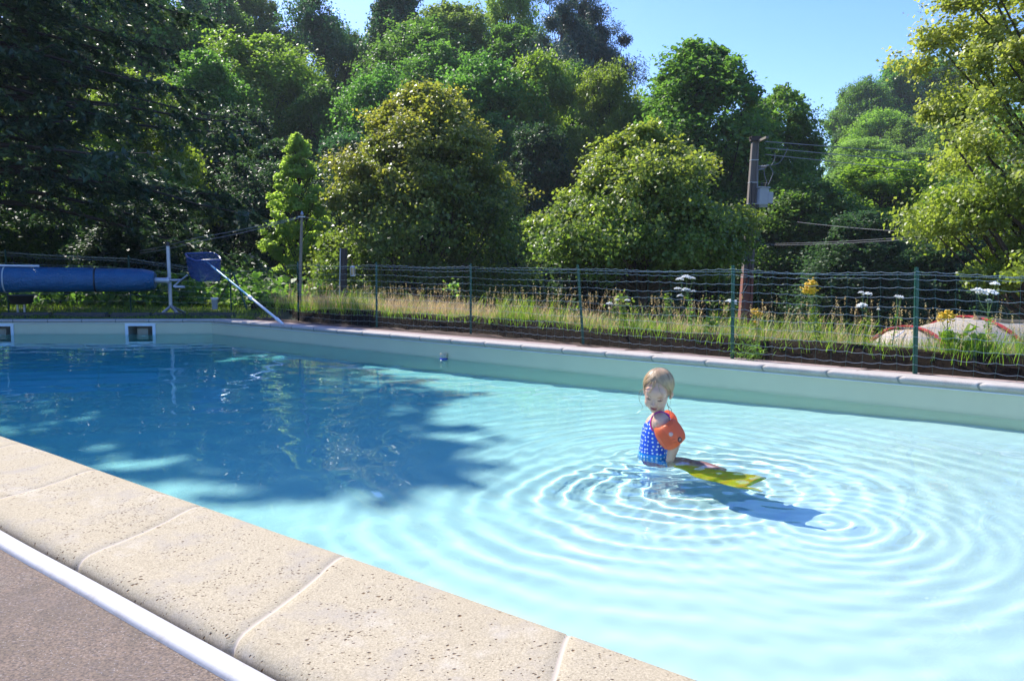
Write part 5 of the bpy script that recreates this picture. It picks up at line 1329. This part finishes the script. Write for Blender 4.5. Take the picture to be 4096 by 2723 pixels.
def lock(pts, r, dd, mat='hair_wet'):
    P = [gp(x, y, dd) for x, y in pts]; Q = []
    for i in range(len(P) - 1):
        p0, p1, p2, p3 = P[max(i - 1, 0)], P[i], P[i + 1], P[min(i + 2, len(P) - 1)]
        for t in np.linspace(0, 1, 7)[:-1]: Q.append(.5 * ((2 * p1) + (p2 - p0) * t + (2 * p0 - 5 * p1 + 4 * p2 - p3) * t * t + (-p0 + 3 * p1 - 3 * p2 + p3) * t ** 3))
    Q.append(P[-1]); mb = MB(); mb.tube(Q, list(np.linspace(r, r * .4, len(Q))), 5); child_build(mb, 'hair_lock', M[mat])
lock([(270, 430), (222, 470), (208, 545), (222, 620), (255, 665), (252, 730), (175, 790)], .0016, -.02)
lock([(262, 480), (238, 520), (220, 570)], .0013, -.03)
lock([(628, 640), (645, 690), (690, 730), (694, 790)], .0028, -.03)
lock([(630, 650), (650, 720), (668, 790), (664, 850)], .0018, -.03)
lock([(675, 600), (678, 640), (672, 680)], .001, -.03)
for pts, r in (([(500, 360), (505, 430), (530, 490), (580, 530)], .0022), ([(430, 330), (420, 400), (380, 460), (345, 500)], .0035), ([(470, 310), (440, 390), (400, 440), (360, 500)], .003), ([(590, 400), (640, 440), (648, 500), (620, 560)], .0035), ([(600, 380), (625, 430), (630, 480), (640, 540)], .003), ([(400, 330), (350, 400), (300, 430), (262, 440)], .003), ([(560, 350), (600, 400), (660, 460), (680, 520)], .003)):
    Q2 = []
    for i in range(len(pts) - 1):
        p0, p1, p2, p3 = [Vector(pts[min(max(j, 0), len(pts) - 1)]) for j in (i - 1, i, i + 1, i + 2)]
        for t in np.linspace(0, 1, 6)[:-1]: Q2.append(.5 * ((2 * p1) + (p2 - p0) * t + (2 * p0 - 5 * p1 + 4 * p2 - p3) * t * t + (-p0 + 3 * p1 - 3 * p2 + p3) * t ** 3))
    P = [onbody(q_.x, q_.y, .009 * (1 - .6 * i / len(Q2))) for i, q_ in enumerate(Q2)]; P = [p for p in P if p]
    if len(P) > 2: mb = MB(); mb.tube(P, list(np.linspace(r, r * .35, len(P))), 6); mb.a = [.5] * len(mb.f); child_build(mb, 'hair_lock', M['hair'], attr='var')
# armbands
m = NT('orange_vinyl'); m.base(m.mix(m.noise(9, 3), (1.0, .27, .11), (1.0, .32, .14))); m.set(Roughness=.28); m.p.inputs['Subsurface Weight'].default_value = .15; m.p.inputs['Subsurface Radius'].default_value = (.05, .01, .005)
m.bump(m.noise(16, 3, stretch=(1, 1, 3)), .3, .01); M['orange'] = m.m
tb = m.n('ShaderNodeBsdfTranslucent'); tb.inputs[0].default_value = (1, .34, .14, 1); mx = m.n('ShaderNodeMixShader'); mx.inputs[0].default_value = .58; m.l(m.p.outputs[0], mx.inputs[1]); m.l(tb.outputs[0], mx.inputs[2]); m.l(mx.outputs[0], m.out.inputs[0])
def armband(c0, c1, r, name='armband', flat=1.0):
    ax_ = (c1 - c0); L = ax_.length; q_ = ax_.to_track_quat('Z', 'Y').to_matrix(); n, mseg = 48, 26; v, f = [], []
    for i in range(mseg + 1):
        s = i / mseg; e = 2 * s - 1
        rr = r * (.80 + .27 * (1 - abs(e) ** 2.2) ** .7) if abs(e) < 1 else r * .80
        for k in range(n):
            t = 2 * math.pi * k / n; sq = 1 + .07 * math.cos(2 * t) * 1 ; wr_ = 1 + .022 * math.sin(t * 9 + i) * abs(e) ** 3
            v.append(c0 + q_ @ Vector((rr * sq * wr_ * math.cos(t), rr * wr_ * flat * math.sin(t), L * s + .006 * math.cos(2 * t) * abs(e))))
    for i in range(mseg):
        for k in range(n): f.append((i * n + k, i * n + (k + 1) % n, (i + 1) * n + (k + 1) % n, (i + 1) * n + k))
    # inner sleeve
    b = len(v)
    for i in (mseg, 0):
        for k in range(n):
            t = 2 * math.pi * k / n; v.append(c0 + q_ @ Vector((r * .50 * math.cos(t), r * .50 * math.sin(t), L * i / mseg)))
    for k in range(n):
        k2 = (k + 1) % n; f.append((mseg * n + k, mseg * n + k2, b + k2, b + k)); f.append((b + k, b + k2, b + n + k2, b + n + k)); f.append((b + n + k, b + n + k2, k2, k))
    mb = MB(); mb.add(v, f); o = child_build(mb, name, M['orange']); return o, BVHTree.FromPolygons([Vector(p) for p in v], f)
band1, bt1 = armband(gp(580, 955, -.100), gp(768, 1266, -.128), .074)
band2, bt2 = armband(gp(600, 840, .125), gp(655, 960, .165), .055)
M['print'] = plain('black_print', (.03, .02, .02), .5); M['valve'] = plain('valve_grey', (.62, .40, .33), .35); M['print_red'] = plain('dark_red_print', (.45, .06, .03), .5)
def bchild(mb, name, mat): o = mb.build(name, mat, band1); return o
for x, y, r in ((685, 1105, .0125), (872, 1000, .009)):
    p = onbody(x, y, .001, bt1)
    if p: mb = MB(); nrm = bt1.find_nearest(p)[1]; nrm = nrm if nrm.dot(p - Vector((0, 0, HC))) < 0 else -nrm; mb.lathe(p, [(r, 0), (r * .95, .0022), (r * .5, .003), (r * .48, .006), (r * .2, .007)], 18, nrm); bchild(mb, 'valve', M['valve'])
p = onbody(817, 1186, .001, bt1)
if p:
    nrm = bt1.find_nearest(p)[1]; nrm = nrm if nrm.dot(p - Vector((0, 0, HC))) < 0 else -nrm
    mb = MB(); mb.lathe(p, [(.0148, 0), (.0146, .0012)], 24, nrm); o = bchild(mb, 'logo_disc', M['print'])
    qm = nrm.to_track_quat('Z', 'Y').to_matrix(); vw = Vector((0, 0, 1)); vw = (vw - nrm * vw.dot(nrm)).normalized(); hz_ = vw.cross(nrm)
    for dx in (-1, 1):
        mb = MB(); c = p + nrm * .0018 + hz_ * dx * .0045
        mb.tube([c + hz_ * .0030 * math.cos(t) + (vw * .0072 + hz_ * .0015) * math.sin(t) for t in np.linspace(0, 6.2832, 17)], .0012, 5, cap=False); bchild(mb, 'logo_ring', plain('logo_orange', (1, .45, .3), .4) if dx < 0 else bpy.data.materials['logo_orange'])
a_, b_ = Vector((452, 1075)), Vector((628, 1320)); pr = Vector((1, -.62)).normalized()
mb = MB()
for k in range(8):
    off_ = pr * (8 + k * 15); P = [onbody(*(a_ + (b_ - a_) * t + off_), .0006, bt1) for t in np.linspace(.06, .94, 16)]; P = [p for p in P if p]
    if len(P) > 3: mb.tube(P, .0007, 3)
for k in range(4):
    P = [onbody(650 + k * 17 + t * 6, 935 - k * 14 + t * 62, .0006, bt1) for t in np.linspace(0, 1, 6)]; P = [p for p in P if p]
    if len(P) > 3: mb.tube(P, .0009, 3)
for x0, y0 in ((690, 1190), (720, 1180), (745, 1225), (718, 1228)):
    P = [onbody(x0 + 26 * t, y0 - 6 * t, .0006, bt1) for t in (0, .5, 1)]; P = [p for p in P if p]
    if len(P) > 1: mb.tube(P, .0012, 3)
o = bchild(mb, 'print', M['print_red']); o['kind'] = 'stuff'
# the fabric fish tail worn over the legs
def c5(x, y, z): return UW(2450 + x / 2.613, 1420 + y / 2.613, ZW - z)
m = NT('tail_fabric'); n_ = m.noise(9, 4); n2 = m.n('ShaderNodeTexVoronoi'); n2.inputs['Scale'].default_value = 38; m.l(m.coord(), n2.inputs['Vector'])
m.base(m.mix(m.ramp(n2.outputs['Distance'], [(.25, (0, 0, 0)), (.45, (1, 1, 1))]), (.50, .10, .16), (.62, .30, .28))); m.set(Roughness=.45); M['tail'] = m.m
mb = MB(); path = [hip + Vector((0, 0, -.10)), hip + Vector((.02, -.01, -.08))] + TL[1:] ; rad = [.092, .095, .080, .066, .052, .038]
P = []; 
for i in range(len(path) - 1):
    p0, p1, p2, p3 = path[max(i - 1, 0)], path[i], path[i + 1], path[min(i + 2, len(path) - 1)]
    for t in np.linspace(0, 1, 8)[:-1]: P.append(.5 * ((2 * p1) + (p2 - p0) * t + (2 * p0 - 5 * p1 + 4 * p2 - p3) * t * t + (-p0 + 3 * p1 - 3 * p2 + p3) * t ** 3))
P.append(path[-1]); rr = np.interp(np.linspace(0, 1, len(P)), np.linspace(0, 1, 6), rad)
mb.tube(P, [r * (1 + .03 * math.sin(i * 1.3)) for i, r in enumerate(rr)], 20)
tail = child_build(mb, 'fish_tail', M['tail'])
m = NT('fin_fabric'); m.base(m.mix(m.ramp(m.noise(11, 4, stretch=(1, 2.5, 1, .4)), [(.47, (0, 0, 0)), (.56, (1, 1, 1))]), (.78, .80, .02), (.90, .50, .04))); m.set(Roughness=.35)
tb = m.n('ShaderNodeBsdfTranslucent'); tb.inputs[0].default_value = (.95, .95, .08, 1); mx = m.n('ShaderNodeMixShader'); mx.inputs[0].default_value = .4; m.l(m.p.outputs[0], mx.inputs[1]); m.l(tb.outputs[0], mx.inputs[2]); m.l(mx.outputs[0], m.out.inputs[0])
up_ = [(640, 1150), (760, 1150), (900, 1172), (1040, 1190), (1180, 1212), (1340, 1225), (1480, 1248), (1615, 1275)]
lo_ = [(645, 1170), (770, 1215), (860, 1275), (1000, 1308), (1130, 1340), (1300, 1385), (1430, 1372), (1600, 1295)]
v = []; NU, NV_ = 40, 10
for i in range(NU + 1):
    t = i / NU * 7; k = min(int(t), 6); a_ = t - k
    u_ = [up_[k][j] * (1 - a_) + up_[k + 1][j] * a_ for j in (0, 1)]; l_ = [lo_[k][j] * (1 - a_) + lo_[k + 1][j] * a_ for j in (0, 1)]
    for j in range(NV_ + 1):
        w_ = j / NV_; x, y = u_[0] * (1 - w_) + l_[0] * w_, u_[1] * (1 - w_) + l_[1] * w_
        z = -.290 - .012 * w_ + .012 * math.sin(t * 2.1 + w_ * 3) * (.4 + w_) + .008 * math.sin(t * 5 + w_ * 5); v.append(c5(x, y, z))
f = [(i * (NV_ + 1) + j, i * (NV_ + 1) + j + 1, (i + 1) * (NV_ + 1) + j + 1, (i + 1) * (NV_ + 1) + j) for i in range(NU) for j in range(NV_)]
mb = MB(); mb.add(v, f); fin = mb.build('fin', m.m, tail); fin.cycles.is_caustics_receiver = True
so_ = fin.modifiers.new('thick', 'SOLIDIFY'); so_.thickness = .004
lb = [(1300, 1372), (1400, 1378), (1500, 1388), (1560, 1405), (1575, 1425), (1560, 1436), (1480, 1420), (1400, 1405), (1310, 1392)]
mb = MB(); mb.tube([c5(1290, 1378, -.30), c5(1400, 1388, -.295), c5(1500, 1402, -.29), c5(1565, 1422, -.288)], [.012, .017, .016, .008], 10); fl_ = mb.build('fin_tip', m.m, tail); fl_.cycles.is_caustics_receiver = True

# ------------------------------------------------------------------ air
hz = NT('air_haze'); hz.t.nodes.remove(hz.p)
pvn = hz.n('ShaderNodeVolumePrincipled'); pvn.inputs['Color'].default_value = (.80, .90, 1, 1); pvn.inputs['Density'].default_value = .0005; pvn.inputs['Anisotropy'].default_value = .2
hz.l(pvn.outputs[0], hz.out.inputs['Volume'])
bx = MB(); bx.box((0, 60, 24), (560, 560, 66))
haze = bx.build('haze', hz.m, smooth=False); tag(haze, kind='stuff')
